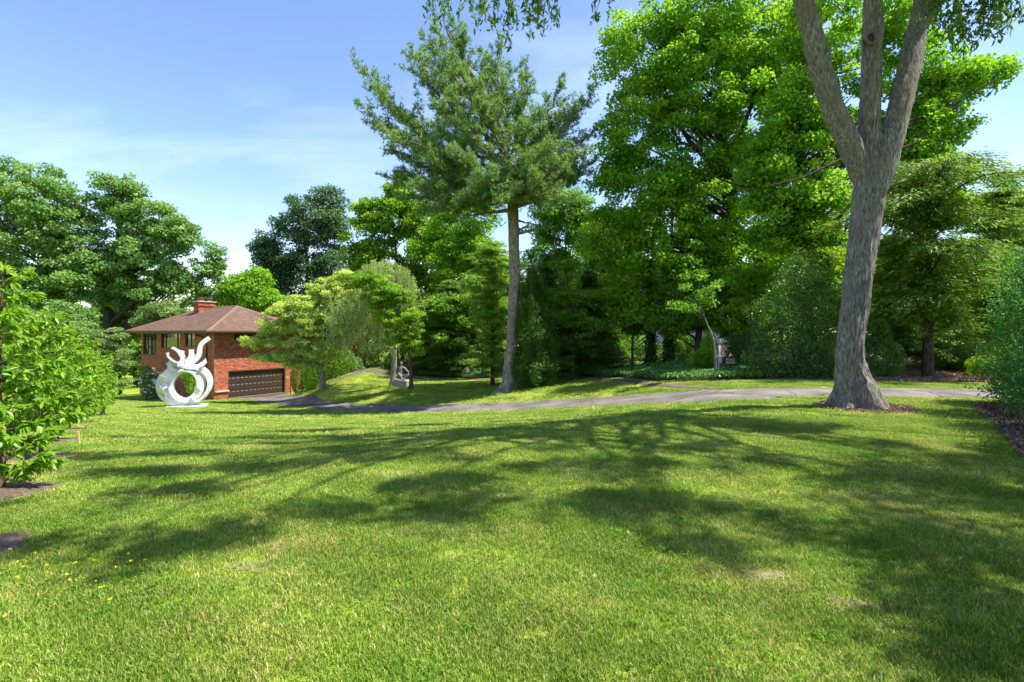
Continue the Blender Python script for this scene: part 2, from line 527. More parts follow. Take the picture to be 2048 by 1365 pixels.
def blade_mat(name):
    """grass blade: own shade from 'var', lawn-wide patches of richer and drier growth from position"""
    m, nt, out = new_mat(name)
    at = nd(nt, 'Attribute', attribute_name='var')
    r1 = ramp(nt, [(0.0, (0.11, 0.205, 0.010)), (0.45, (0.21, 0.325, 0.036)), (0.86, (0.32, 0.41, 0.075)), (0.92, (0.48, 0.46, 0.13)), (1.0, (0.58, 0.52, 0.22))])
    nt.links.new(at.outputs['Fac'], r1.inputs[0])
    g = nd(nt, 'NewGeometry')
    n1 = nd(nt, 'TexNoise', Scale=0.95, Detail=8.0, Roughness=0.7); nt.links.new(g.outputs['Position'], n1.inputs['Vector'])
    r2 = ramp(nt, [(0.35, (0.58, 0.80, 0.60)), (0.44, (0.86, 0.95, 0.85)), (0.54, (1.08, 1.02, 1.15)), (0.60, (1.45, 1.17, 1.7)), (0.70, (1.75, 1.25, 2.6))])
    nt.links.new(n1.outputs[0], r2.inputs[0])
    mu = nt.nodes.new('ShaderNodeMix'); mu.data_type = 'RGBA'; mu.blend_type = 'MULTIPLY'; mu.inputs['Factor'].default_value = 1
    nt.links.new(r1.outputs[0], mu.inputs['A']); nt.links.new(r2.outputs[0], mu.inputs['B'])
    sp = nd(nt, 'SeparateXYZ'); nt.links.new(g.outputs['Position'], sp.inputs[0])
    ax = nd(nt, 'Math', operation='MULTIPLY'); ax.inputs[1].default_value = 0.62; nt.links.new(sp.outputs['X'], ax.inputs[0])
    ay = nd(nt, 'Math', operation='MULTIPLY_ADD'); ay.inputs[1].default_value = 0.78; nt.links.new(sp.outputs['Y'], ay.inputs[0]); nt.links.new(ax.outputs[0], ay.inputs[2])
    s1 = nd(nt, 'Math', operation='MULTIPLY'); s1.inputs[1].default_value = 5.2; nt.links.new(ay.outputs[0], s1.inputs[0])
    s2 = nd(nt, 'Math', operation='SINE'); nt.links.new(s1.outputs[0], s2.inputs[0])
    s3 = nd(nt, 'MapRange'); s3.inputs['From Min'].default_value = -0.5; s3.inputs['From Max'].default_value = 0.5; s3.inputs['To Min'].default_value = 0.90; s3.inputs['To Max'].default_value = 1.08
    nt.links.new(s2.outputs[0], s3.inputs[0])
    mu2 = nt.nodes.new('ShaderNodeMix'); mu2.data_type = 'RGBA'; mu2.blend_type = 'MULTIPLY'; mu2.inputs['Factor'].default_value = 1
    nt.links.new(mu.outputs['Result'], mu2.inputs['A']); nt.links.new(s3.outputs[0], mu2.inputs['B'])
    mu = mu2
    pb = nd(nt, 'BsdfPrincipled', Roughness=0.6); pb.inputs['Specular IOR Level'].default_value = 0.1
    nt.links.new(mu.outputs['Result'], pb.inputs['Base Color'])
    tr = nd(nt, 'BsdfTranslucent'); nt.links.new(mu.outputs['Result'], tr.inputs['Color'])
    ms = nd(nt, 'MixShader'); ms.inputs[0].default_value = 0.35
    nt.links.new(pb.outputs[0], ms.inputs[1]); nt.links.new(tr.outputs[0], ms.inputs[2])
    nt.links.new(ms.outputs[0], out.inputs[0])
    return m


M = {}
M['lawn'] = grass_ground_mat('lawn')
M['blade'] = blade_mat('grass_blade')
def asphalt_mat():
    m, nt, out = new_mat('asphalt')
    g = nd(nt, 'NewGeometry')
    n1 = nd(nt, 'TexNoise', Scale=0.9, Detail=7.0, Roughness=0.6); nt.links.new(g.outputs['Position'], n1.inputs['Vector'])
    r1 = ramp(nt, [(0.32, (0.085, 0.074, 0.064)), (0.5, (0.135, 0.118, 0.103)), (0.68, (0.20, 0.178, 0.157))])
    nt.links.new(n1.outputs[0], r1.inputs[0])
    n2 = nd(nt, 'TexNoise', Scale=55.0, Detail=3.0); nt.links.new(g.outputs['Position'], n2.inputs['Vector'])
    r2 = nd(nt, 'MapRange'); r2.inputs['From Min'].default_value = 0.3; r2.inputs['From Max'].default_value = 0.7; r2.inputs['To Min'].default_value = 0.7; r2.inputs['To Max'].default_value = 1.3
    nt.links.new(n2.outputs[0], r2.inputs[0])
    vo = nd(nt, 'TexVoronoi', Scale=0.55, feature='DISTANCE_TO_EDGE')
    wv = nt.nodes.new('ShaderNodeVectorMath'); wv.operation = 'MULTIPLY_ADD'; wv.inputs[1].default_value = (0.7, 0.7, 0.0)
    n3 = nd(nt, 'TexNoise', Scale=2.2, Detail=4.0); nt.links.new(g.outputs['Position'], n3.inputs['Vector'])
    nt.links.new(n3.outputs['Color'], wv.inputs[0]); nt.links.new(g.outputs['Position'], wv.inputs[2]); nt.links.new(wv.outputs[0], vo.inputs['Vector'])
    cr = nd(nt, 'MapRange'); cr.inputs['From Max'].default_value = 0.02; cr.inputs['To Min'].default_value = 0.35
    nt.links.new(vo.outputs['Distance'], cr.inputs[0])
    m1 = nt.nodes.new('ShaderNodeMix'); m1.data_type = 'RGBA'; m1.blend_type = 'MULTIPLY'; m1.inputs['Factor'].default_value = 1
    nt.links.new(r1.outputs[0], m1.inputs['A']); nt.links.new(r2.outputs[0], m1.inputs['B'])
    m2 = nt.nodes.new('ShaderNodeMix'); m2.data_type = 'RGBA'; m2.blend_type = 'MULTIPLY'; m2.inputs['Factor'].default_value = 1
    nt.links.new(m1.outputs['Result'], m2.inputs['A']); nt.links.new(cr.outputs[0], m2.inputs['B'])
    pb = nd(nt, 'BsdfPrincipled', Roughness=0.92); pb.inputs['Specular IOR Level'].default_value = 0.2
    nt.links.new(m2.outputs['Result'], pb.inputs['Base Color'])
    bp = nd(nt, 'Bump', Strength=0.5, Distance=0.01); nt.links.new(n2.outputs[0], bp.inputs['Height']); nt.links.new(bp.outputs[0], pb.inputs['Normal'])
    nt.links.new(pb.outputs[0], out.inputs[0])
    return m


M['asphalt'] = asphalt_mat()
M['path'] = noisy_mat('path', (0.075, 0.055, 0.04), (0.145, 0.11, 0.08), scale=3.0, rough=0.95, bump=0.5, dist=0.01)
M['mulch'] = noisy_mat('mulch', (0.085, 0.056, 0.04), (0.32, 0.235, 0.17), scale=28.0, rough=0.95, bump=1.0, dist=0.05)
M['chip'] = leaf_mat('mulch_chip', (0.06, 0.035, 0.025), (0.17, 0.11, 0.075), (0.42, 0.32, 0.23), trans=0.0, rough=0.9, spec=0.1)
M['soil'] = noisy_mat('soil', (0.03, 0.022, 0.014), (0.09, 0.065, 0.04), scale=6.0, rough=0.95, bump=0.8, dist=0.05)
M['thatch'] = noisy_mat('dry_thatch', (0.15, 0.125, 0.05), (0.29, 0.26, 0.11), scale=30.0, rough=0.95, bump=0.8, dist=0.02)
M['straw'] = noisy_mat('needle_litter', (0.16, 0.085, 0.045), (0.34, 0.21, 0.12), scale=9.0, rough=0.95, bump=0.7, dist=0.03)
M['brickx'] = brick_mat('brick_along_x', 'X')
M['bricky'] = brick_mat('brick_along_y', 'Y')
M['shx'] = shingle_mat('shingles_x', 'X')
M['shy'] = shingle_mat('shingles_y', 'Y')
M['shcap'] = noisy_mat('shingle_cap', (0.16, 0.095, 0.07), (0.22, 0.13, 0.10), scale=9, rough=0.9)
M['fascia'] = noisy_mat('brown_fascia', (0.085, 0.045, 0.035), (0.11, 0.06, 0.045), scale=5, rough=0.6, bump=0.05)
M['soffit'] = noisy_mat('soffit', (0.16, 0.11, 0.08), (0.2, 0.14, 0.1), scale=5, rough=0.8, bump=0.05)
M['garage'] = noisy_mat('dark_brown_paint', (0.028, 0.016, 0.011), (0.052, 0.032, 0.023), scale=6, rough=0.42, bump=0.08, spec=0.5)
M['stonecap'] = noisy_mat('cast_stone', (0.42, 0.33, 0.26), (0.52, 0.42, 0.33), scale=9, rough=0.9)
M['frame'] = noisy_mat('dark_window_frame', (0.03, 0.032, 0.03), (0.05, 0.05, 0.045), scale=6, rough=0.5, bump=0.0)
M['glass'] = glass_mat('window_glass')
M['curtain'] = noisy_mat('curtain', (0.45, 0.5, 0.5), (0.6, 0.64, 0.64), scale=3, rough=0.9, bump=0.0)
M['black'] = noisy_mat('black_metal', (0.012, 0.011, 0.01), (0.02, 0.019, 0.018), scale=6, rough=0.5, bump=0)
M['white_paint'] = noisy_mat('white_painted_steel', (0.58, 0.585, 0.595), (0.66, 0.66, 0.665), scale=2.5, rough=0.42, bump=0.04, spec=0.4)
M['stone'] = noisy_mat('weathered_stone', (0.14, 0.125, 0.105), (0.36, 0.33, 0.285), scale=6, rough=0.95, bump=0.5)
M['bronze'] = noisy_mat('weathered_figure', (0.11, 0.10, 0.088), (0.25, 0.225, 0.195), scale=5, rough=0.75, bump=0.25)
M['rock_light'] = noisy_mat('pale_rock', (0.25, 0.23, 0.2), (0.55, 0.52, 0.47), scale=4, rough=0.9, bump=0.7, dist=0.05)
M['rock_dark'] = noisy_mat('dark_rock', (0.015, 0.016, 0.022), (0.05, 0.052, 0.06), scale=4, rough=0.8, bump=0.6, dist=0.05)
M['galv'] = noisy_mat('grey_metal', (0.22, 0.24, 0.27), (0.32, 0.34, 0.37), scale=7, rough=0.55, bump=0.05)
M['tan'] = noisy_mat('tan_wood', (0.36, 0.25, 0.13), (0.5, 0.37, 0.2), scale=9, rough=0.8)
M['stake'] = noisy_mat('new_wood', (0.5, 0.3, 0.14), (0.6, 0.38, 0.2), scale=12, rough=0.8)
M['siding'] = noisy_mat('pale_siding', (0.62, 0.62, 0.62), (0.72, 0.72, 0.72), scale=2, rough=0.8, bump=0)
M['deck'] = noisy_mat('deck_wood', (0.28, 0.18, 0.12), (0.42, 0.28, 0.19), scale=5, rough=0.85)
M['greyroof'] = noisy_mat('grey_shingles', (0.1, 0.1, 0.1), (0.16, 0.16, 0.165), scale=10, rough=0.9)

M['bark_big'] = bark_mat('bark_grey_plated', (0.085, 0.074, 0.066), (0.205, 0.185, 0.168), (0.38, 0.355, 0.325), scale=13, stretch=5, bump=0.8, moss=(0.17, 0.145, 0.125))
M['bark_pine'] = bark_mat('bark_pine', (0.10, 0.082, 0.07), (0.23, 0.195, 0.17), (0.40, 0.35, 0.31), scale=7, stretch=3, bump=0.9, moss=(0.13, 0.105, 0.09))
M['bark_dark'] = bark_mat('bark_dark', (0.025, 0.02, 0.016), (0.06, 0.048, 0.038), (0.11, 0.09, 0.072), scale=6, stretch=4, bump=0.8)
M['bark_light'] = bark_mat('bark_light', (0.12, 0.10, 0.08), (0.22, 0.19, 0.155), (0.34, 0.3, 0.255), scale=8, stretch=3, bump=0.6, moss=(0.2, 0.19, 0.14))
M['bark_red'] = bark_mat('bark_redbrown', (0.06, 0.03, 0.02), (0.13, 0.07, 0.048), (0.2, 0.12, 0.085), scale=6, stretch=4, bump=0.7)

M['maple'] = leaf_mat('maple_leaves', (0.07, 0.18, 0.010), (0.155, 0.33, 0.018), (0.31, 0.47, 0.035), trans=0.42)
M['maple_mid'] = leaf_mat('maple_leaves_mid', (0.05, 0.14, 0.014), (0.115, 0.255, 0.022), (0.22, 0.38, 0.036), trans=0.40)
M['lime'] = leaf_mat('yellow_green_leaves', (0.06, 0.15, 0.008), (0.14, 0.28, 0.014), (0.30, 0.42, 0.03), trans=0.45)
M['oak'] = leaf_mat('oak_leaves', (0.06, 0.135, 0.026), (0.13, 0.25, 0.052), (0.23, 0.35, 0.085), trans=0.3, spec=0.4)
M['oak_dark'] = leaf_mat('dark_oak_leaves', (0.030, 0.07, 0.026), (0.065, 0.135, 0.05), (0.12, 0.21, 0.08), trans=0.28, spec=0.4)
M['ash'] = leaf_mat('ash_leaves', (0.032, 0.085, 0.012), (0.075, 0.165, 0.02), (0.15, 0.26, 0.04), trans=0.38, spec=0.4)
M['dogwood'] = leaf_mat('dogwood_leaves', (0.20, 0.30, 0.04), (0.36, 0.46, 0.10), (0.52, 0.56, 0.22), trans=0.35)
M['dogwood2'] = leaf_mat('young_tree_leaves', (0.07, 0.17, 0.012), (0.16, 0.31, 0.025), (0.30, 0.43, 0.05), trans=0.42)
M['weep'] = leaf_mat('weeping_leaves', (0.13, 0.22, 0.05), (0.24, 0.36, 0.10), (0.40, 0.47, 0.19), trans=0.3)
M['twig'] = leaf_mat('dry_twigs', (0.16, 0.11, 0.07), (0.30, 0.22, 0.15), (0.42, 0.33, 0.25), trans=0.0)
M['pine'] = leaf_mat('pine_needles', (0.06, 0.135, 0.045), (0.145, 0.265, 0.085), (0.33, 0.43, 0.14), trans=0.32, spec=0.35)
M['hemlock'] = leaf_mat('hemlock_sprays', (0.045, 0.105, 0.016), (0.105, 0.195, 0.026), (0.22, 0.31, 0.042), trans=0.36)
M['cedar'] = leaf_mat('feathery_sprays', (0.075, 0.165, 0.018), (0.165, 0.30, 0.040), (0.33, 0.45, 0.085), trans=0.38)
M['yew'] = leaf_mat('yew_sprays', (0.018, 0.052, 0.006), (0.042, 0.11, 0.010), (0.095, 0.19, 0.018), trans=0.24)
M['holly'] = leaf_mat('holly_leaves', (0.03, 0.085, 0.010), (0.065, 0.16, 0.018), (0.13, 0.25, 0.034), trans=0.26, rough=0.32, spec=0.6)
M['ivy'] = leaf_mat('ivy_leaves', (0.014, 0.045, 0.008), (0.032, 0.09, 0.014), (0.07, 0.16, 0.024), trans=0.2, rough=0.4, spec=0.5)
M['pachy'] = leaf_mat('ground_cover_leaves', (0.035, 0.11, 0.016), (0.085, 0.21, 0.034), (0.18, 0.33, 0.065), trans=0.22, rough=0.4, spec=0.5)
M['box'] = leaf_mat('clipped_leaves', (0.035, 0.10, 0.006), (0.085, 0.20, 0.010), (0.18, 0.33, 0.02), trans=0.3)
M['hedge'] = leaf_mat('hedge_leaves', (0.024, 0.09, 0.02), (0.055, 0.175, 0.035), (0.11, 0.27, 0.06), trans=0.32, spec=0.45)
M['sapling'] = leaf_mat('cherry_leaves', (0.075, 0.18, 0.012), (0.17, 0.32, 0.024), (0.34, 0.47, 0.06), trans=0.42, rough=0.4, spec=0.4)
M['pale'] = leaf_mat('pale_dogwood_leaves', (0.08, 0.15, 0.04), (0.16, 0.25, 0.075), (0.31, 0.38, 0.16), trans=0.35)
M['shrub'] = leaf_mat('shrub_leaves', (0.035, 0.10, 0.02), (0.08, 0.19, 0.036), (0.15, 0.28, 0.06), trans=0.25)
M['redleaf'] = leaf_mat('purple_red_leaves', (0.10, 0.015, 0.012), (0.22, 0.035, 0.022), (0.36, 0.09, 0.04), trans=0.3, tint=(1.3, .8, .6))
M['petal'] = leaf_mat('white_petals', (0.6, 0.58, 0.56), (0.75, 0.74, 0.72), (0.85, 0.85, 0.84), trans=0.3, tint=(1, 1, 1))
M['yellow'] = leaf_mat('yellow_petals', (0.55, 0.42, 0.01), (0.75, 0.6, 0.02), (0.8, 0.68, 0.05), trans=0.2, tint=(1, 1, 1))

# ------------------------------------------------------------------ ground regions (plan outlines, metres)
near_edge = [(2300, 12.0), (2000, 12.4), (1800, 12.8), (1660, 13.0), (1434, 12.6), (1300, 14.2), (1180, 16.4), (1100, 18.4), (1000, 20.5),
             (900, 22.5), (800, 24.6), (700, 27), (620, 30.5), (560, 34), (512, 37.2), (482, 39.6), (462, 41.2)]
far_edge = [(2300, 14.2), (1980, 14.4), (1800, 14.5), (1600, 14.9), (1480, 15.6), (1380, 17), (1290, 18.6), (1200, 20.3), (1100, 22.3), (1000, 24),
            (900, 26.3), (800, 28.6), (720, 30.8), (650, 34), (614, 37.8), (592, 42), (575, 45.6)]
NE = spline([XY(a, b) for a, b in near_edge], 150)
FE = spline([XY(a, b) for a, b in far_edge], 150)
drive_poly = np.vstack([NE, FE[::-1]])

path_c = [(1432, 16.6), (1330, 20), (1256, 24), (1180, 28), (1100, 31), (1000, 34), (900, 37), (820, 38.5), (780, 39.8), (740, 41), (705, 42.5)]
PC = spline([XY(a, b) for a, b in path_c], 110)


def strip(c, w):
    c = np.asarray(c); t = np.gradient(c, axis=0); t /= np.linalg.norm(t, axis=1, keepdims=True)
    n = np.c_[-t[:, 1], t[:, 0]]; w = np.broadcast_to(w, (len(c),))[:, None]
    return c + n * w, c - n * w


wpath = np.interp(np.linspace(0, 1, 110), [0, .08, .5, .75, .9, 1], [0.25, 0.27, 0.30, 0.45, 1.0, 1.2])
PL, PR = strip(PC, wpath)
path_poly = np.vstack([PL, PR[::-1]])
PC2 = spline([XY(a, b) for a, b in [(735, 41.3), (705, 39.6), (678, 38.2), (652, 37.6)]], 40)
SL, SR = strip(PC2, 0.5)
steps_poly = np.vstack([SL, SR[::-1]])

bed_r = [(10.0, 11.15), (10.6, 11.5), (11.5, 11.5), (14, 11.4), (14, -6), (4.2, -6), (4.6, 0), (5.1, 3), (5.7, 5), (6.4, 6.4), (7.4, 7.65), (8.35, 8.9), (9.15, 10.0), (9.65, 10.7)]
BR = spline(bed_r + [bed_r[0]], 120)


def offs(pts_px, d_in):
    return [XY(a, b) for a, b in pts_px]


bed_back = offs([(1440, 19.2), (1330, 21.3), (1256, 25.2), (1180, 29), (1100, 32), (1000, 35), (900, 38), (830, 39.6), (790, 41), (760, 43), (740, 47), (700, 60)], 0) + \
    [(0, 70), (34, 60), (34, 20), (26, 17.6)] + offs([(1990, 16.9), (1860, 17.0), (1700, 17.4), (1580, 18.4), (1500, 19.0)], 0)
BB = np.array(bed_back)
sap_pos = [(-4.35, 3.4), (-5.35, 5.6), (-7.5, 8.2), (-9.6, 10.9), (-12.2, 14.2), (-14.9, 17.6)]


def sheet(name, poly_pts, lift, mat, res=0.5, wob=0.0, seed=0):
    """a sheet laid on the terrain inside a closed outline"""
    poly = np.asarray(poly_pts)
    x0, y0 = poly.min(0) - res; x1, y1 = poly.max(0) + res
    bm_v = [tuple(p) for p in poly]
    from mathutils.geometry import delaunay_2d_cdt
    gx, gy = np.meshgrid(np.arange(x0, x1, res), np.arange(y0, y1, res))
    gx = gx.ravel(); gy = gy.ravel()
    k = inside(poly, gx, gy)
    pts = [Vector(p) for p in bm_v] + [Vector((a, b)) for a, b in zip(gx[k], gy[k])]
    edges = [(i, (i + 1) % len(bm_v)) for i in range(len(bm_v))]
    v, e, f, *_ = delaunay_2d_cdt(pts, edges, [], 1, 1e-4)
    V = np.array([(p.x, p.y) for p in v])
    z = ground(V[:, 0], V[:, 1]) + lift
    if wob:
        z += wob * np.array([mnoise.noise(Vector((a * 1.7 + seed, b * 1.7, 0))) for a, b in V])
    return mesh_arrays(name, np.c_[V, z], np.array([t for t in f if len(t) == 3]), mat, smooth=True)


# the lawn / ground sheet, finer near the camera, out to the horizon
def graded(a, b, fine, far):
    xs = [0.0]; s = fine
    while xs[-1] < b:
        s = fine if xs[-1] < a else s * 1.25
        xs.append(xs[-1] + min(s, far))
    return np.array(xs)


gx1 = graded(45, 900, 0.5, 90)
gxs = np.r_[-gx1[::-1][:-1], gx1]
gys = np.r_[-graded(5, 400, 0.5, 90)[::-1][:-1], graded(62, 1200, 0.5, 90)]
GX, GY = np.meshgrid(gxs, gys)
GZ = ground(GX, GY)
a_, b_ = GX.shape
I = np.arange(a_ * b_).reshape(a_, b_)
Fq = np.stack([I[:-1, :-1], I[:-1, 1:], I[1:, 1:], I[1:, :-1]], -1).reshape(-1, 4)
tag(mesh_arrays('lawn', np.stack([GX, GY, GZ], -1).reshape(-1, 3), Fq, M['lawn'], smooth=True), kind='structure')


def ribbon(name, A, B, lift, mat, nx=9, crown=0.0):
    t = np.linspace(0, 1, nx)
    G = A[:, None, :] * (1 - t)[None, :, None] + B[:, None, :] * t[None, :, None]
    z = ground(G[..., 0], G[..., 1]) + lift + crown * (1 - (2 * t - 1) ** 2)[None, :]
    z[:, 0] -= lift + 0.03; z[:, -1] -= lift + 0.03
    n, m_ = z.shape
    I = np.arange(n * m_).reshape(n, m_)
    F = np.stack([I[:-1, :-1], I[:-1, 1:], I[1:, 1:], I[1:, :-1]], -1).reshape(-1, 4)
    return mesh_arrays(name, np.concatenate([G, z[..., None]], -1).reshape(-1, 3), F, mat, smooth=True)


tag(ribbon('driveway', NE, FE, 0.035, M['asphalt'], 14), kind='structure')
tag(ribbon('path', PL, PR, 0.045, M['path'], 7), kind='structure')
tag(ribbon('path', SL, SR, 0.055, M['path'], 7), kind='structure')
tag(sheet('terrain', BB, 0.03, M['soil'], 0.8, 0.02), kind='structure')
tag(sheet('terrain', BR, 0.03, M['mulch'], 0.25, 0.03), kind='structure')
straw_poly = spline([XY(a, b) for a, b in [(1735, 17.3), (1800, 17.0), (1900, 16.9), (1990, 16.8), (2060, 17.5), (2040, 21), (1900, 23), (1760, 22), (1735, 17.3)]], 60)
tag(sheet('terrain', straw_poly, 0.055, M['straw'], 0.5, 0.04), kind='structure')


# ------------------------------------------------------------------ foliage helpers
TMPL = {
    # (u along the leaf, v across, w up), triangles
    'rhomb': (np.array([(-.5, 0, 0), (-.05, .5, .12), (.5, 0, -.06), (-.05, -.5, .12)]), np.array([(0, 2, 1), (0, 3, 2)])),
    'lobed': (np.array([(-.5, 0, 0), (-.28, .52, .06), (.12, .44, .12), (.5, 0, -.08), (.12, -.44, .12), (-.28, -.52, .06)]),
              np.array([(0, 2, 1), (0, 3, 2), (0, 4, 3), (0, 5, 4)])),
    'lance': (np.array([(-.5, 0, 0), (-.2, .42, .10), (.15, .40, .06), (.5, 0, -.14), (.15, -.40, .06), (-.2, -.42, .10), (-.05, 0, -.02)]),
              np.array([(0, 6, 1), (1, 6, 2), (2, 6, 3), (6, 4, 3), (6, 5, 4), (0, 5, 6)])),
    'tri': (np.array([(-.46, .46, .05), (-.40, -.50, .05), (.54, .02, -.05)]), np.array([(0, 1, 2)])),
    'spike': (np.array([(-.5, .5, 0), (-.5, -.5, 0), (.5, 0, 0)]), np.array([(0, 1, 2)])),
}


def unit(v):
    return v / (np.linalg.norm(v, axis=-1, keepdims=True) + 1e-9)


def leaves(C, N, size, aspect, rng, tmpl='rhomb', tang=None, droop=0.0, var=None):
    T, F = TMPL[tmpl]
    n = len(C)
    N = unit(N)
    t = rng.normal(size=(n, 3)) if tang is None else tang + 0.25 * rng.normal(size=(n, 3))
    t[:, 2] -= droop
    t = unit(t)
    N = unit(N - t * (N * t).sum(1, keepdims=True))
    b = np.cross(N, t)
    s = np.broadcast_to(np.asarray(size, float), (n,))[:, None, None]
    V = C[:, None, :] + s * (T[None, :, 0:1] * t[:, None, :] + T[None, :, 1:2] * aspect * b[:, None, :] + T[None, :, 2:3] * N[:, None, :])
    FF = (F[None] + (np.arange(n) * len(T))[:, None, None]).reshape(-1, 3)
    if var is None:
        var = rng.uniform(0, 1, n)
    return V.reshape(-1, 3), FF, np.repeat(np.clip(var, 0, 1), len(T))


def join(parts):
    V, F, A = [], [], []
    n = 0
    for v, f, a in parts:
        V.append(v); F.append(f + n); A.append(a); n += len(v)
    return np.vstack(V), np.vstack(F), np.concatenate(A)


def lobe_px(d, L):
    """lobes given in photograph pixels at depth d -> (centre, radii) in metres"""
    out = []
    for l in L:
        cx, cy, rx, ry = l[:4]
        dd = l[4] if len(l) > 4 else 0.0
        k = (d + dd) / FPX
        rd = l[5] if len(l) > 5 else 0.5 * (rx + ry) * k * 0.8
        out.append((P(cx, cy, d + dd), np.array([rx * k, rd, ry * k])))
    return out


def clump_centres(lobes, n, rng, inner=0.35, power=1.6):
    w = np.array([(r[0] * r[1] + r[0] * r[2] + r[1] * r[2]) for c, r in lobes]); w /= w.sum()
    k = rng.choice(len(lobes), n, p=w)
    c = np.array([l[0] for l in lobes])[k]; r = np.array([l[1] for l in lobes])[k]
    d = unit(rng.normal(size=(n, 3)))
    q = (inner ** power + (1 - inner ** power) * rng.uniform(0, 1, n)) ** (1 / power)
    return c + d * r * q[:, None], d


def clump_leaves(cc, cd, per, cr, size, aspect, rng, flat=0.6, up=0.7, tmpl='rhomb', droop=0.0, spread=0.13):
    n = len(cc)
    R = cr * rng.uniform(0.65, 1.35, n)
    m = np.maximum(3, (per * (R / cr) ** 2).astype(int))
    idx = np.repeat(np.arange(n), m)
    d = unit(rng.normal(size=(len(idx), 3)) + np.array([0, 0, 0.25]))
    q = rng.uniform(0, 1, len(idx)) ** 0.42
    off = d * (q * R[idx])[:, None] * np.array([1, 1, flat])
    N = 0.5 * d + np.array([0, 0, up]) + 0.25 * cd[idx] + 0.55 * rng.normal(size=d.shape)
    var = np.clip(0.46 + 0.16 * rng.normal(size=n)[idx] + spread * rng.normal(size=len(idx)) + 0.02, 0, 1)
    return leaves(cc[idx] + off, N, size * rng.uniform(0.7, 1.25, len(idx)), aspect, rng, tmpl, droop=droop, var=var)


def curve3(a, b, c, n):
    t = np.linspace(0, 1, n)[:, None]
    return (1 - t) ** 2 * a + 2 * t * (1 - t) * b + t * t * c


def limbs(mb, stem, rad, targets, rng, r0=0.4, slope=0.7, lo=0.25, sides=6, tip=0.012, sag=0.25, n=8):
    """grow a limb from the stem polyline to each target point"""
    stem = np.asarray(stem); rad = np.asarray(rad)
    z0, z1 = stem[0, 2], stem[-1, 2]
    for T in targets:
        hd = np.hypot(*(T[:2] - np.array([np.interp(T[2], stem[:, 2], stem[:, 0]), np.interp(T[2], stem[:, 2], stem[:, 1])])))
        za = np.clip(T[2] - slope * hd, z0 + lo * (z1 - z0), z1 - 0.02 * (z1 - z0))
        A = np.array([np.interp(za, stem[:, 2], stem[:, i]) for i in range(3)])
        ra = min(np.interp(za, stem[:, 2], rad) * r0, 0.03 + 0.022 * np.linalg.norm(T - A))
        mid = 0.5 * (A + T); mid[2] += sag * (T[2] - A[2]) * rng.uniform(0.2, 1) + 0.06 * hd * rng.uniform(-1, 1)
        mid[:2] += 0.12 * hd * rng.normal(size=2)
        p = curve3(A, mid, T, n)
        p[1:-1] += 0.02 * np.linalg.norm(T - A) * rng.normal(size=(n - 2, 3))
        mb.tube(p, np.linspace(ra, tip, n), sides, cap=False)


def local(o_loc, V):
    return V - np.asarray(o_loc)


def finish_tree(root, mb, bark, leafV, leafF, leafA, leafmat, crown_name='crown', smooth=True):
    b = np.array(root.location)
    if mb is not None and mb.V:
        mesh_arrays('trunk', np.vstack(mb.V) - b, [np.array(f) for f in mb.F.values()], bark, root, smooth=smooth)
    return mesh_arrays(crown_name, leafV - b, leafF, leafmat, root, var=leafA)


def broadleaf(name, label, px, d, stem_px, r_base, lobes, nc, per, cr, size, leafmat, bark, seed, aspect=0.9, flat=0.6, up=0.7,
              n_limbs=24, inner=0.35, power=1.6, group=None, cat='tree', tmpl='rhomb', droop=0.0, flare=1.5, slope=0.7, r0=0.42, ivy=None, extra_stems=(), lo=0.25, sides=9):
    """stem_px: list of (x,y) photograph positions of the trunk axis from the ground up; the first one is set on the terrain"""
    rng = np.random.default_rng(seed)
    base = np.array(GP(px, d))
    root = empty(name, base)
    tag(root, label, cat, group)
    pts = [base - np.array([0, 0, 0.15])] + [P(a, b, d + (q[0] if q else 0)) for a, b, *q in stem_px]
    S = spline(pts, 24)
    f = np.linspace(0, 1, 24)
    rad = r_base * (1 - 0.8 * f ** 1.1) + r_base * (flare - 1) * np.exp(-f * 18)
    mb = MB()
    mb.tube(S, rad, sides, cap=False)
    for pts2, ra, rb in extra_stems:
        s2 = spline([P(a, b, d + (q[0] if q else 0)) for a, b, *q in pts2], 14)
        mb.tube(s2, np.linspace(ra, rb, 14), 8, cap=False)
    LB = lobe_px(d, lobes)
    cc, cd = clump_centres(LB, nc, rng, inner, power)
    if n_limbs:
        limbs(mb, S, rad, cc[rng.choice(nc, min(n_limbs, nc), replace=False)], rng, r0=r0, slope=slope, lo=lo)
    if tmpl == 'rhomb' and d > 28.2: tmpl = 'tri'
    V, F, A = clump_leaves(cc, cd, per, cr, size, aspect, rng, flat, up, tmpl, droop)
    finish_tree(root, mb, bark, V, F, A, leafmat)
    if ivy:
        y_lo, y_hi, n_ivy = ivy
        k = rng.uniform(y_lo, y_hi, n_ivy)
        ctr = np.stack([np.interp(k, f, S[:, i]) for i in range(3)], 1)
        rr = np.interp(k, f, rad)
        a = rng.uniform(0, 2 * PI, n_ivy)
        dirv = np.stack([np.cos(a), np.sin(a), 0.15 * rng.normal(size=n_ivy)], 1)
        bulge = 0.05 + 0.16 * rng.uniform(0, 1, n_ivy) ** 2 * (1 + np.sin(k * 40 + a * 2))
        C = ctr + dirv * (rr + bulge)[:, None]
        V, F, A = leaves(C, dirv + 0.5 * rng.normal(size=dirv.shape) + np.array([0, 0, .3]), rng.uniform(.07, .14, n_ivy), 0.95, rng, 'tri', droop=0.8)
        mesh_arrays('ivy', V - base, F, M['ivy'], root, var=A)
    return root


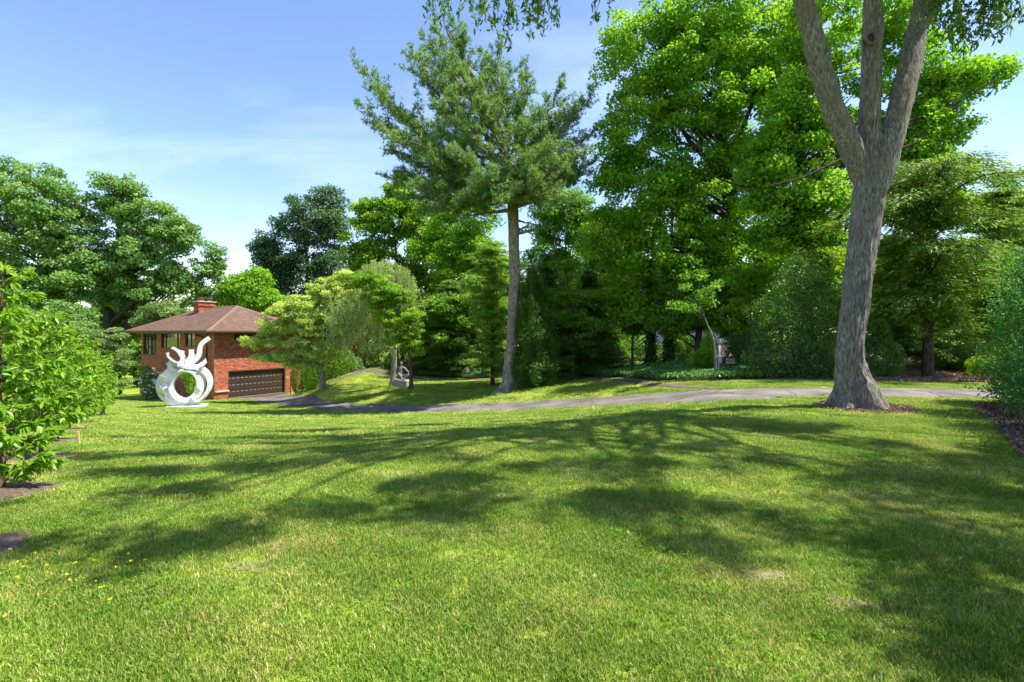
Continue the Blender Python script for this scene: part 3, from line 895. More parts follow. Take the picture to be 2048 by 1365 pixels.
def conifer(name, label, px, d, top, r_base, radius, leafmat, bark, seed, boughs=60, per=60, spray=0.2, aspect=0.28, bottom=0.1, droop=0.35,
            shape=0.8, lean=(0, 0), group=None, cat='tree', flat=0.28, rise=0.15, ragged=0.55, cr=0.35, trunk_gap=0.0, asym=None):
    """layered evergreen: boughs around a straight stem, each a flat fan of sprays. top: photograph row of the tip"""
    rng = np.random.default_rng(seed)
    base = np.array(GP(px, d))
    root = empty(name, base)
    tag(root, label, cat, group)
    H = EYE - (top - HY) / FPX * d - base[2]
    tipp = base + np.array([lean[0], lean[1], H])
    S = np.array([base * (1 - t) + tipp * t for t in np.linspace(-0.02, 1, 16)])
    rad = np.linspace(r_base, 0.02, 16)
    mb = MB(); mb.tube(S, rad, 8, cap=False)
    cc, cdir = [], []
    for i in range(boughs):
        h = bottom + (0.985 - bottom) * ((i + rng.uniform(0, 1)) / boughs) ** 0.9
        A = base * (1 - h) + tipp * h
        az = i * 2.399963 + rng.normal() * 0.3
        L = radius * ((1 - h) / (1 - bottom)) ** shape * rng.uniform(1 - ragged, 1 + ragged * 0.5) + 0.12
        if asym is not None:
            L *= 1 + asym[0] * math.cos(az) + asym[1] * math.sin(az)
        dirv = np.array([math.cos(az), math.sin(az), 0])
        E = A + dirv * L + np.array([0, 0, rise * L - droop * L * rng.uniform(0.5, 1)])
        Mx = A + dirv * L * 0.5 + np.array([0, 0, rise * L * 1.3])
        p = curve3(A, Mx, E, 7)
        mb.tube(p, np.linspace(0.012 + 0.012 * L, 0.006, 7), 4, cap=False)
        m = max(3, int(L / (cr * 0.62)))
        side = np.array([-dirv[1], dirv[0], 0])
        for k in range(m):
            f = (k + 0.6) / m
            if f < trunk_gap: continue
            q = np.array([np.interp(f, np.linspace(0, 1, 7), p[:, j]) for j in range(3)])
            wid = 0.38 * L * math.sin(PI * min(0.25 + 0.75 * f, 0.98))
            for s in (-1, 0, 1):
                if s and wid < cr * 0.6: continue
                cc.append(q + side * s * wid * rng.uniform(0.5, 1.0) + 0.25 * cr * rng.normal(size=3) * np.array([1, 1, .5]))
                cdir.append(dirv)
    cc = np.array(cc); cdir = np.array(cdir)
    n = len(cc)
    idx = np.repeat(np.arange(n), per)
    dd = unit(rng.normal(size=(len(idx), 3)))
    off = dd * (cr * rng.uniform(0, 1, len(idx)) ** 0.5)[:, None] * np.array([1, 1, flat])
    tang = cdir[idx] + 0.7 * dd * np.array([1, 1, .2])
    var = 0.45 + 0.14 * rng.normal(size=n)[idx] + 0.14 * rng.normal(size=len(idx))
    V, F, A = leaves(cc[idx] + off, np.array([0, 0, 1.0]) + 0.45 * rng.normal(size=off.shape), spray * rng.uniform(.6, 1.3, len(idx)), aspect * 1.1, rng, 'tri', tang=tang, droop=0.3, var=var)
    finish_tree(root, mb, bark, V, F, A, leafmat)
    return root


def shrub(name, label, lobes, n, size, leafmat, seed, base, aspect=0.6, group=None, cat='shrub', up=0.35, depth=0.25, tmpl='rhomb', stems=5, bark=None, lump=0.18,
          part='foliage', droop=0.0):
    """dense bush: leaves through the outer layer of lumpy lobes (centre, radii in metres); a few stems inside"""
    rng = np.random.default_rng(seed)
    root = empty(name, base)
    tag(root, label, cat, group)
    w = np.array([(r[0] * r[1] + r[0] * r[2] + r[1] * r[2]) for c, r in lobes]); w /= w.sum()
    k = rng.choice(len(lobes), n, p=w)
    c = np.array([l[0] for l in lobes])[k]; r = np.array([l[1] for l in lobes])[k]
    d = unit(rng.normal(size=(n, 3)))
    ph = rng.uniform(0, 6.28, 6)
    fr = 3.2
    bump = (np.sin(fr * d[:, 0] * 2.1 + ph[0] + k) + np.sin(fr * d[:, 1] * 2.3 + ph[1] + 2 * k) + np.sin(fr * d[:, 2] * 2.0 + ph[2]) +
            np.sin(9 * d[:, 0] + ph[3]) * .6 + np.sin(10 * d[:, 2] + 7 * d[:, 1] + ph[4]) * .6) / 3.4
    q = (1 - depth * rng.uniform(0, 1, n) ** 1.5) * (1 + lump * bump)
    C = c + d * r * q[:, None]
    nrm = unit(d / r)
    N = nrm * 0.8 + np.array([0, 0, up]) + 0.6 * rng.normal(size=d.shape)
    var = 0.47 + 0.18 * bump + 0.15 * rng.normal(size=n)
    zg = ground(C[:, 0], C[:, 1])
    keep = C[:, 2] > zg + 0.02
    V, F, A = leaves(C[keep], N[keep], (size * rng.uniform(.7, 1.3, n))[keep], aspect, rng, tmpl, var=var[keep], droop=droop)
    b = np.array(base)
    mb = MB()
    for i in range(stems):
        cl, rl = lobes[i % len(lobes)]
        e = cl + rl * rng.uniform(-.5, .5, 3)
        s = b + np.array([rng.normal() * 0.12, rng.normal() * 0.12, -0.05])
        mb.tube(curve3(s, 0.5 * (s + e) + 0.1 * rng.normal(size=3), e, 5), np.linspace(0.035, 0.012, 5), 5, cap=False)
    if stems:
        mesh_arrays('stem', np.vstack(mb.V) - b, [np.array(f) for f in mb.F.values()], bark or M['bark_dark'], root, smooth=True)
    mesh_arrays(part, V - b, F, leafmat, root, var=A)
    return root


# ------------------------------------------------------------------ brick house with garage
HU = math.atan2(0.83, 0.56)
FLOOR, EAVE, OH = -3.70, 1.66, 1.0
cw, cd_ = -23.62, 40.6
HL, HWD = 13.6, 7.6           # length along the left wall (local y), width along the garage wall (local x)
house = empty('brick_house', (cw, cd_, FLOOR), HU)
tag(house, 'two storey red brick house with brown hip roof and sunken garage behind the white sculpture', 'house')
WH = EAVE - FLOOR


def wall_with_holes(name, axis, u0, u1, z0, z1, holes, inner, thick, mat, parent):
    """wall in the plane (axis, z), outer face at 0 growing to +thick on the other axis; holes = (u0,u1,z0,z1)"""
    us = sorted(set([u0, u1] + [h[0] for h in holes] + [h[1] for h in holes]))
    zs = sorted(set([z0, z1] + [h[2] for h in holes] + [h[3] for h in holes]))
    mb = MB()
    for i in range(len(us) - 1):
        run = None
        for j in range(len(zs) - 1):
            um, zm = 0.5 * (us[i] + us[i + 1]), 0.5 * (zs[j] + zs[j + 1])
            solid = not any(h[0] < um < h[1] and h[2] < zm < h[3] for h in holes)
            if solid:
                run = run or [zs[j], zs[j]]
                run[1] = zs[j + 1]
            if (not solid or j == len(zs) - 2) and run:
                if axis == 'X': mb.box(us[i], us[i + 1], inner, inner + thick, run[0], run[1])
                else: mb.box(inner, inner + thick, us[i], us[i + 1], run[0], run[1])
                run = None
    return mb.build(name, mat, parent)


gar = (1.1, 6.1, 0.0, 2.2)
louv = (1.55, 3.0, WH - 0.62, WH - 0.18)
garage_wall = wall_with_holes('wall', 'X', 0, HWD, -0.6, WH, [(gar[0], gar[1], -0.6, gar[3]), louv], 0.0, 0.3, M['brickx'], house)
garage_wall['label'] = 'brick wall with the wide dark garage door'
wins = [('casement_window', 3.2, 4.9, 0.43 - FLOOR, 1.58 - FLOOR), ('picture_window', 5.8, 9.45, 0.20 - FLOOR, 1.58 - FLOOR), ('tall_window', 10.35, 13.2, -0.46 - FLOOR, 1.52 - FLOOR)]
low = (10.6, 11.6, 0.15, 2.15)
left_wall = wall_with_holes('wall', 'Y', 0.3, HL, -1.2, WH, [(a, b, c, d) for _, a, b, c, d in wins] + [low], 0.0, 0.3, M['bricky'], house)
left_wall['label'] = 'shaded brick wall with three upper windows'
MB().box(HWD - 0.3, HWD, 0.3, HL, -0.6, WH).build('wall', M['bricky'], house)
MB().box(0.3, HWD - 0.3, HL - 0.3, HL, -1.2, WH).build('wall', M['brickx'], house)
# rear wing to the right of the garage
MB().box(HWD + 0.003, HWD + 8, 3.0, 3.3, -0.2, WH - 0.3).build('wall', M['brickx'], house)
MB().box(HWD + 7.7, HWD + 8, 3.303, 10, -0.2, WH - 0.3).build('wall', M['bricky'], house)
# dark floor inside so nothing is seen through
MB().box(0.31, HWD - 0.31, 0.31, HL - 0.31, 2.55, 2.7).build('floor', M['soffit'], house)

# roof
E0x, E1x, E0y, E1y = -OH, HWD + OH, -OH, HL + OH
hw = (E1x - E0x) / 2
zr = WH + 2.36
ze = WH + 0.10
xm = (E0x + E1x) / 2
roofm = MB()
c = {'a': (E0x, E0y, ze), 'b': (E1x, E0y, ze), 'c': (E1x, E1y, ze), 'd': (E0x, E1y, ze), 'p': (xm, E0y + hw, zr), 'q': (xm, E1y - hw, zr)}
r1 = MB(); r1.add([c['a'], c['b'], c['p']], [(0, 1, 2)]); r1.add([c['c'], c['d'], c['q']], [(0, 1, 2)])
r1.add([c['a'], c['b'], c['c'], c['d']], [(3, 2, 1, 0)])
r2 = MB(); r2.add([c['d'], c['a'], c['p'], c['q']], [(0, 1, 2, 3)]); r2.add([c['b'], c['c'], c['q'], c['p']], [(0, 1, 2, 3)])
roof = r2.build('roof', M['shy'], house)
r1.build('hip', M['shx'], roof)
caps = [('a', 'p'), ('b', 'p'), ('c', 'q'), ('d', 'q'), ('p', 'q')]
for k1, k2 in caps:
    a3, b3 = np.array(c[k1]), np.array(c[k2])
    n3 = max(2, int(np.linalg.norm(b3 - a3) / 0.3))
    t3 = unit(b3 - a3); sd = unit(np.cross(t3, [0, 0, 1])); up3 = np.cross(sd, t3)
    mbc = MB()
    for i in range(n3):
        s0 = a3 + (b3 - a3) * i / n3; s1 = a3 + (b3 - a3) * (i + 1.15) / n3 if i < n3 - 1 else b3
        V = [s0 - sd * .15 - up3 * .03, s0 + up3 * .04, s0 + sd * .15 - up3 * .03, s1 - sd * .15 - up3 * .045, s1 + up3 * .018, s1 + sd * .15 - up3 * .045]
        mbc.add(V, [(0, 1, 4, 3), (1, 2, 5, 4), (0, 2, 1)])
    mbc.build('ridge_cap', M['shcap'], roof)
fas = MB()
fas.box(E0x - .02, E1x + .02, E0y - .03, E0y, WH - .10, ze - .003).box(E0x - .02, E1x + .02, E1y, E1y + .03, WH - .10, ze - .003)
fas.box(E0x - .03, E0x - .001, E0y, E1y, WH - .10, ze - .003).box(E1x + .001, E1x + .03, E0y, E1y, WH - .10, ze - .003)
fas.build('fascia', M['fascia'], roof)
gut = MB(); gut.box(E0x - .12, E1x + .12, E0y - .13, E0y - .031, WH - .03, ze + .03); gut.box(E0x - .13, E0x - .031, E0y - .03, E1y + .1, WH - .03, ze + .03)
gut.build('gutter', M['fascia'], roof, bevel=0.02)
sof = MB(); sof.box(E0x + .002, E1x - .002, E0y + .002, -0.003, WH - .05, WH - .03); sof.box(E0x + .002, -0.003, 0.0, E1y - .002, WH - .05, WH - .03)
sof.build('soffit', M['soffit'], roof)
# rear wing roof
wz, wr = WH - 0.2, WH + 1.55
w0x, w1x, w0y, w1y = HWD - 2.0, HWD + 8.9, 2.1, 10.9
wy = (w0y + w1y) / 2
wing = MB()
wing.add([(w0x, w0y, wz), (w1x, w0y, wz), (w1x - 4.4, wy, wr), (w0x, wy, wr)], [(0, 1, 2, 3)])
wing.add([(w1x, w1y, wz), (w0x, w1y, wz), (w0x, wy, wr), (w1x - 4.4, wy, wr)], [(0, 1, 2, 3)])
wing.add([(w1x, w0y, wz), (w1x, w1y, wz), (w1x - 4.4, wy, wr)], [(0, 1, 2)])
wing.build('wing_roof', M['shx'], house)
# plumbing vent and roof vent
vx, vy = 4.75, 1.55
vz = ze + (vy - E0y) / hw * (zr - ze)
MB().tube([(vx, vy, vz - .1), (vx, vy, vz + .55)], .045, 10).build('vent_pipe', M['fascia'], roof)
MB().box(vx + .25, vx + .85, vy - .45, vy - .05, vz - .18, vz + .10).build('roof_vent', M['shcap'], roof, bevel=0.04)
# chimney
chm = MB(); chm.box(2.5, 3.95, 8.0, 8.9, WH + 1.2, WH + 2.78)
chimney = chm.build('chimney', M['brickx'], roof)
MB().box(2.42, 4.03, 7.92, 8.98, WH + 2.42, WH + 2.54).build('corbel', M['brickx'], chimney)
MB().box(2.40, 4.05, 7.9, 9.0, WH + 2.783, WH + 2.86).build('chimney_cap', M['stonecap'], chimney, bevel=0.02)
for fx in (2.88, 3.58):
    fl = MB(); fl.box(fx - .17, fx + .17, 8.2, 8.7, WH + 2.863, WH + 3.15); fl.box(fx - .26, fx + .26, 8.1, 8.8, WH + 3.153, WH + 3.2)
    fl.build('chimney_pot', M['shcap'], chimney)

# garage door: recessed, four rows of raised panels
gd = MB(); gd.box(gar[0] - .05, gar[1] + .05, 0.22, 0.26, 0.0, gar[3] + .05)
gdo = gd.build('garage_door', M['garage'], house)
pm = MB(); W = (gar[1] - gar[0]) / 14; Hh = gar[3] / 4
pm.add([(.045, -.0, .06), (W - .045, -.0, .06), (W - .045, -.0, Hh - .06), (.045, -.0, Hh - .06),
        (.085, -.022, .1), (W - .085, -.022, .1), (W - .085, -.022, Hh - .1), (.085, -.022, Hh - .1)],
       [(4, 5, 6, 7), (0, 1, 5, 4), (1, 2, 6, 5), (2, 3, 7, 6), (3, 0, 4, 7)])
pan0 = pm.build('panel', M['garage'], gdo)
for r in range(4):
    for q in range(14):
        o = pan0 if (r == 0 and q == 0) else pan0.copy()
        if o is not pan0: COL.objects.link(o); o.parent = gdo
        o.location = (gar[0] + q * W, 0.218, r * Hh)
rails = MB()
for r in range(1, 4): rails.box(gar[0], gar[1], .209, .219, r * Hh - .012, r * Hh + .012)
rails.build('rail', M['garage'], gdo)
jb = MB(); jb.box(gar[0] + .002, gar[0] + .09, .02, .2, -.3, gar[3] - .003).box(gar[1] - .09, gar[1] - .002, .02, .2, -.3, gar[3] - .003).box(gar[0] + .092, gar[1] - .092, .02, .2, gar[3] - .1, gar[3] - .003)
jb.build('door_frame', M['garage'], house)
MB().box(6.18, 6.26, -.05, -.003, 1.25, 1.42).build('door_keypad', M['stonecap'], house)
MB().box(gar[0] - .1, gar[1] + .1, -.35, .2, -.25, 0.012).build('threshold', M['path'], house)
# brick ledge left of the garage
lg = MB(); lg.box(0.05, 1.12, -.14, -.003, 0.55, 0.66); lg.build('ledge', M['stonecap'], house, bevel=0.01)
# louvred vent window high in the garage wall
lv = MB(); lv.box(louv[0] + .002, louv[1] - .002, .1, .14, louv[2] + .002, louv[3] - .002)
lvo = lv.build('vent_window', M['frame'], house)
for i in range(5):
    z = louv[2] + .05 + i * .08
    MB().box(louv[0] + .004, louv[1] - .004, .04, .095, z, z + .05).build('slat', M['frame'], lvo)

def window(kind, a, b, z0, z1, splits):
    fr = MB(); T = 0.07
    fr.box(.08, .2, a + .002, a + T, z0 + .002, z1 - .002).box(.08, .2, b - T, b - .002, z0 + .002, z1 - .002)
    fr.box(.08, .2, a + T, b - T, z0 + .002, z0 + T).box(.08, .2, a + T, b - T, z1 - T, z1 - .002)
    for s in splits: fr.box(.085, .195, s - .04, s + .04, z0 + T, z1 - T)
    w = fr.build(kind, M['frame'], house)
    es = [a + T] + list(splits) + [b - T]
    for i in range(len(es) - 1):
        MB().box(.135, .145, es[i] + (.04 if i else 0), es[i + 1] - (.04 if i < len(es) - 2 else 0), z0 + T, z1 - T).build('pane', M['glass'], w)
    MB().box(-.05, .075, a - .06, b + .06, z0 - .09, z0 - .003).build('sill', M['bricky'], w)
    return w


window(*wins[0], [4.05])
window(*wins[1], [6.5, 8.75])
window(*wins[2], [11.05, 11.75, 12.45])
dw = MB(); dw.box(.1, .16, low[0] + .002, low[1] - .002, low[2], low[3] - .002)
dwo = dw.build('door', M['siding'], house)
MB().box(.08, .099, low[0] + .2, low[1] - .2, low[2] + 1.0, low[3] - .2).build('pane', M['glass'], dwo)
# downspout
MB().tube(np.array([(-.95, 1.1, WH), (-.9, 1.1, WH - .12), (-.1, 1.1, WH - .55), (-.06, 1.1, WH - .75), (-.06, 1.1, 0.2)]), .045, 8).build('downspout', M['black'], house)
MB().tube(np.array([(-.95, 3.1, WH), (-.9, 3.05, WH - .1), (-.12, 1.16, WH - .42)]), .035, 8).build('downspout', M['black'], house)

# ------------------------------------------------------------------ pale neighbour house behind the trees
nb = empty('neighbour_house', (13.5, 50, gz(13.5, 50)), -0.12)
tag(nb, 'pale grey sided neighbouring house glimpsed through the trees', 'house')
for k in range(26):
    m_ = MB(); m_.add([(-7, 0, k * .2), (7, 0, k * .2), (7, .03, k * .2 + .2), (-7, .03, k * .2 + .2), (-7, .2, k * .2), (7, .2, k * .2)],
                      [(0, 1, 2, 3), (0, 4, 5, 1)])
    if k == 0: brd = m_.build('siding_board', M['siding'], nb)
    else:
        o = brd.copy(); COL.objects.link(o); o.parent = nb; o.location = (0, 0, k * .2)
MB().box(-6.99, 6.99, .2, 9, 0, 5.2).build('wall', M['siding'], nb)
rf = MB(); rf.add([(-7.6, -.6, 5.15), (7.6, -.6, 5.15), (7.6, 4.6, 7.4), (-7.6, 4.6, 7.4), (-7.6, 9.8, 5.15), (7.6, 9.8, 5.15)], [(0, 1, 2, 3), (3, 2, 5, 4), (0, 3, 4), (1, 5, 2), (0, 4, 5, 1)])
rf.build('roof', M['greyroof'], nb)
for wx in (-4.8, -1.6, 1.6, 4.6):
    w_ = MB().box(wx - .5, wx + .5, -.06, .02, 2.6, 4.1).build('window', M['siding'], nb)
    MB().box(wx - .42, wx + .42, -.08, -.062, 2.68, 4.02).build('pane', M['glass'], w_)
dk = MB().box(-5.4, -.6, -3, -.1, 1.5, 1.65).build('deck', M['deck'], nb)
MB().box(-5.4, -.6, -3, -2.92, 2.5, 2.6).build('rail', M['deck'], dk)
bal0 = MB().box(-.03, .03, -2.99, -2.93, 1.66, 2.49).build('baluster', M['deck'], dk)
for i in range(32):
    o = bal0 if i == 0 else bal0.copy()
    if i: COL.objects.link(o); o.parent = dk
    o.location = (-5.3 + i * .15, 0, 0)
for xx in (-5.2, -3, -.8):
    MB().box(xx - .06, xx + .06, -2.9, -2.78, -.3, 1.499).build('post', M['deck'], dk)

# ------------------------------------------------------------------ white painted steel sculpture
scl_d = 33.0
sx, sy = XY(370, scl_d)
sz = gz(sx, sy)
sculpt = empty('abstract_sculpture', (sx, sy, sz), math.radians(22))
tag(sculpt, 'large white painted steel sculpture of rings and curling prongs on the lawn', 'sculpture')
SCK = scl_d / FPX / 8.03       # metres per traced pixel


def T2(pts):
    return [((x - 655) * SCK * 0.87, (1232 - y) * SCK) for x, y in pts]


def smooth2(pts, n, closed=True):
    p = np.asarray(pts, float)
    if closed:
        q = np.vstack([p[-2:], p, p[:2]])
        s = spline(q, n * 2)
        # keep the middle part covering the closed loop
        m = len(q) - 1
        t0, t1 = 2 / m, (len(p) + 2) / m
        full = spline(q, 4000)
        i = np.linspace(t0 * 3999, t1 * 3999, n + 1)[:-1].astype(int)
        return full[i]
    return spline(p, n)


def plate(name, outer, y0, y1, inner=None, n=0, parent=sculpt, bevel=0.015):
    """flat steel plate cut to an outline (optionally with a hole), standing upright with real thickness"""
    from mathutils.geometry import delaunay_2d_cdt
    o2 = [Vector(p) for p in outer]
    pts = list(o2); edges = [(i, (i + 1) % len(o2)) for i in range(len(o2))]
    if inner is not None:
        b0 = len(pts); i2 = [Vector(p) for p in inner]
        pts += i2; edges += [(b0 + i, b0 + (i + 1) % len(i2)) for i in range(len(i2))]
    v, e, f, *_ = delaunay_2d_cdt(pts, edges, [], 1, 1e-5)
    V2 = np.array([(p.x, p.y) for p in v])
    tri = [t for t in f if len(t) == 3]
    ctr = np.array([V2[list(t)].mean(0) for t in tri])
    k = inside(np.array([tuple(p) for p in outer]), ctr[:, 0], ctr[:, 1])
    if inner is not None:
        k &= ~inside(np.array([tuple(p) for p in inner]), ctr[:, 0], ctr[:, 1])
    tri = np.array(tri)[k]
    # orient
    a, b, c3 = V2[tri[:, 0]], V2[tri[:, 1]], V2[tri[:, 2]]
    s = (b[:, 0] - a[:, 0]) * (c3[:, 1] - a[:, 1]) - (b[:, 1] - a[:, 1]) * (c3[:, 0] - a[:, 0])
    tri[s < 0] = tri[s < 0][:, ::-1]
    n = len(V2)
    V = np.vstack([np.c_[V2[:, 0], np.full(n, y0), V2[:, 1]], np.c_[V2[:, 0], np.full(n, y1), V2[:, 1]]])
    cnt = {}
    for t in tri:
        for i in range(3):
            cnt[(t[i], t[(i + 1) % 3])] = 1
    side = [(b_, a_, a_ + n, b_ + n) for (a_, b_) in cnt if (b_, a_) not in cnt]
    return mesh_arrays(name, V, [tri, tri[:, ::-1] + n, np.array(side)], M['white_paint'], parent)


def band(centre, w0, w1, n=28):
    c_ = spline(centre, n)
    L_, R_ = strip(c_, np.linspace(w0, w1, n) / 2)
    return [tuple(p) for p in np.vstack([L_, R_[::-1]])]


outer = smooth2(T2([(330, 660), (240, 745), (197, 860), (205, 965), (250, 1065), (335, 1150), (440, 1207), (560, 1232), (700, 1228), (820, 1198), (955, 1130), (1055, 1010), (1103, 880),
                    (1085, 760), (1020, 655), (930, 595), (840, 565), (740, 560), (650, 575), (560, 600), (470, 600), (400, 600)]), 90)
hole1 = smooth2(T2([(520, 690), (430, 790), (400, 900), (430, 1030), (520, 1120), (650, 1160), (790, 1145), (910, 1080), (985, 980), (1005, 880), (980, 780), (910, 700), (800, 660), (660, 655)]), 70)
plate('outer_ring', outer, 0.0, 0.18, hole1)
ring_o = smooth2(T2([(655, 655), (500, 700), (410, 820), (405, 930), (450, 1050), (550, 1140), (690, 1172), (820, 1140), (920, 1060), (965, 940), (955, 820), (880, 710), (770, 660)]), 70)
ring_i = smooth2(T2([(660, 672), (560, 720), (490, 810), (472, 900), (500, 1000), (570, 1065), (650, 1098), (740, 1065), (815, 990), (848, 890), (825, 780), (760, 705)]), 60)
plate('inner_ring', ring_o, -0.20, 0.40, ring_i)
# crescent band sweeping over the right shoulder and round to the foot
cres = T2([(640, 585), (730, 610), (850, 622), (950, 680), (1025, 790), (1045, 900), (1010, 1010), (930, 1100), (830, 1160)])
plate('crescent_band', band(cres, 0.24, 0.12, 40), -0.22, -0.003)
cres2 = T2([(640, 640), (560, 655), (490, 640), (435, 590), (412, 520)])
plate('shoulder_band', band(cres2, 0.12, 0.24, 24), -0.30, -0.003)
coll = T2([(415, 520), (500, 560), (590, 588), (650, 575), (720, 570), (830, 590), (900, 585)])
plate('collar', band(coll, 0.20, 0.15, 30), -0.12, 0.20)
plate('left_horn', T2([(410, 478), (470, 512), (560, 545), (600, 575), (590, 600), (500, 590), (420, 640), (385, 610), (400, 540)]), -0.10, 0.20)
# prongs
plate('tall_prong', band(T2([(1046, 135), (985, 175), (920, 235), (890, 310), (882, 390), (850, 460), (780, 520), (740, 560)]), 0.27, 0.30, 34), -0.03, 0.12)
plate('short_prong', T2([(715, 320), (790, 320), (793, 385), (825, 395), (815, 440), (770, 500), (735, 560), (660, 560), (650, 500), (690, 460), (715, 400)]), 0.03, 0.16)
plate('broad_prong', T2([(475, 300), (540, 325), (632, 348), (628, 400), (655, 445), (690, 470), (680, 560), (610, 560), (590, 480), (545, 410), (520, 360)]), 0.17, 0.30)
plate('claw', band(T2([(400, 368), (435, 440), (500, 495), (570, 520), (618, 490), (628, 430), (590, 370), (540, 320), (478, 288)]), 0.07, 0.10, 40), -0.62, -0.13)
plate('claw_stem', T2([(570, 505), (625, 505), (620, 580), (575, 580)]), -0.7, 0.05)
plate('right_prong', T2([(985, 465), (1004, 545), (955, 600), (905, 610), (840, 575), (880, 545), (940, 510)]), -0.06, 0.10)
plate('right_fin', T2([(1000, 548), (960, 606), (915, 585), (960, 560)]), -0.35, -0.123)
# folded blades between the rings
def blade(name, quad, ys):
    mb_ = MB()
    q = T2(quad)
    V = [(q[k][0], ys[k], q[k][1]) for k in range(4)]
    V2_ = [(x, y + .05, z) for x, y, z in V]
    mb_.add(V + V2_, [(0, 3, 2, 1), (4, 5, 6, 7), (0, 1, 5, 4), (1, 2, 6, 5), (2, 3, 7, 6), (3, 0, 4, 7)])
    return mb_.build(name, M['white_paint'], sculpt)


blade('upper_blade', [(292, 700), (405, 745), (400, 845), (296, 800)], (-.62, -.66, -.36, -.06))
blade('middle_blade', [(305, 800), (398, 850), (400, 915), (318, 940)], (-.10, -.34, -.40, -.34))
blade('lower_blade', [(300, 870), (352, 960), (390, 1085), (215, 985)], (-.60, -.50, -.06, -.04))
blade('foot_blade', [(215, 985), (390, 1085), (345, 1150), (270, 1090)], (-.04, -.30, -.04, -.02))
blade('right_blade', [(860, 900), (945, 978), (850, 1062), (805, 1005)], (-.72, -.66, -.34, -.34))
bp_ = MB().box(-1.0, 1.2, -.8, .7, -.10, .06).build('base_plate', M['white_paint'], sculpt, bevel=0.01)

# ------------------------------------------------------------------ seated stone figure on its plinth
st_d = 33.5
stx, sty = XY(803, st_d)
stz = gz(stx, sty)
SK = mpp(st_d)
plinth = MB(); plinth.box(-.52, .56, -.42, .42, -.25, .36)
plinth_o = plinth.build('stone_plinth', M['stone'], None, bevel=0.03)
plinth_o.location = (stx + .05, sty, stz)
plinth_o.rotation_euler = (0, 0, -.35)
tag(plinth_o, 'low rough stone block under the seated figure statue', 'plinth')


def figure(name, joints, edges, mat, loc, rz, label, cat):
    me = bpy.data.meshes.new(name)
    keys = list(joints)
    me.from_pydata([joints[k][:3] for k in keys], [(keys.index(a), keys.index(b)) for a, b in edges], [])
    o = bpy.data.objects.new(name, me); COL.objects.link(o)
    o.modifiers.new('skin', 'SKIN')
    sub = o.modifiers.new('sub', 'SUBSURF'); sub.levels = 2; sub.render_levels = 2
    if not me.skin_vertices:
        o.data.attributes  # skin layer is created with the modifier
    sv = me.skin_vertices[0].data
    for i, k in enumerate(keys):
        r = joints[k][3]; sv[i].radius = (r, joints[k][4] if len(joints[k]) > 4 else r)
        sv[i].use_root = (i == 0)
    me.materials.append(mat)
    o.location = loc; o.rotation_euler = (0, 0, rz)
    tag(o, label, cat)
    return o


J = {'pelvis': (0, .05, .15, .19, .16), 'waist': (-.03, .06, .42, .155, .12), 'chest': (-.05, .06, .70, .20, .14), 'sh': (-.05, .05, .90, .13, .12),
     'neck': (-.02, .03, 1.03, .075), 'headb': (0, 0, 1.15, .13), 'headt': (0.01, .02, 1.36, .125), 'nose': (0.05, -.13, 1.22, .04),
     'lsh': (-.30, .05, .88, .085), 'lel': (-.36, -.02, .55, .065), 'lwr': (-.30, -.16, .22, .05), 'lha': (-.29, -.24, .08, .055),
     'rsh': (.22, .04, .88, .085), 'rel': (.45, -.04, .66, .065), 'rwr': (.63, -.22, .56, .05), 'rha': (.68, -.30, .54, .055),
     'lhip': (-.12, 0, .13, .14), 'lkn': (-.08, -.42, .50, .10), 'lan': (.22, -.42, .06, .06), 'lto': (.36, -.46, .03, .05),
     'rhip': (.14, 0, .13, .14), 'rkn': (.70, -.26, .42, .10), 'ran': (.36, -.30, .07, .06), 'rto': (.26, -.38, .03, .05)}
Ed = [('pelvis', 'waist'), ('waist', 'chest'), ('chest', 'sh'), ('sh', 'neck'), ('neck', 'headb'), ('headb', 'headt'), ('headb', 'nose'),
      ('sh', 'lsh'), ('lsh', 'lel'), ('lel', 'lwr'), ('lwr', 'lha'), ('sh', 'rsh'), ('rsh', 'rel'), ('rel', 'rwr'), ('rwr', 'rha'),
      ('pelvis', 'lhip'), ('lhip', 'lkn'), ('lkn', 'lan'), ('lan', 'lto'), ('pelvis', 'rhip'), ('rhip', 'rkn'), ('rkn', 'ran'), ('ran', 'rto')]
figure('seated_statue', {k: tuple(.86 * a for a in v[:3]) + tuple(1.0 * a for a in v[3:]) for k, v in J.items()}, Ed, M['bronze'], (stx - .02, sty, stz + .42), -.1,
       'weathered grey statue of a seated figure with one raised knee between two slim trunks', 'statue')


# ------------------------------------------------------------------ boulders, post, feeder, stake
def boulder(name, label, px, d, size, mat, seed):
    import bmesh
    bm = bmesh.new(); bmesh.ops.create_icosphere(bm, subdivisions=4, radius=1)
    for v in bm.verts:
        n_ = mnoise.fractal(v.co * 1.3 + Vector((seed, 0, 0)), 1.0, 2.0, 5)
        v.co *= 1 + 0.28 * n_
        v.co.x *= size[0]; v.co.y *= size[1]; v.co.z *= size[2]
    me = bpy.data.meshes.new(name); bm.to_mesh(me); bm.free()
    me.materials.append(mat)
    o = bpy.data.objects.new(name, me); COL.objects.link(o)
    x, y, z = GP(px, d)
    o.location = (x, y, z + size[2] * 0.55)
    return tag(o, label, 'boulder')


boulder('boulder', 'rounded pale grey boulder in the ground cover', 932, 38.5, (.40, .32, .42), M['rock_light'], 3)
boulder('boulder', 'small black boulder in the ground cover beside the pale one', 961, 38.8, (.30, .26, .36), M['rock_dark'], 8)
boulder('boulder', 'small white stone peeking out left of the pine trunk', 1003, 38.0, (.2, .2, .28), M['rock_light'], 12)

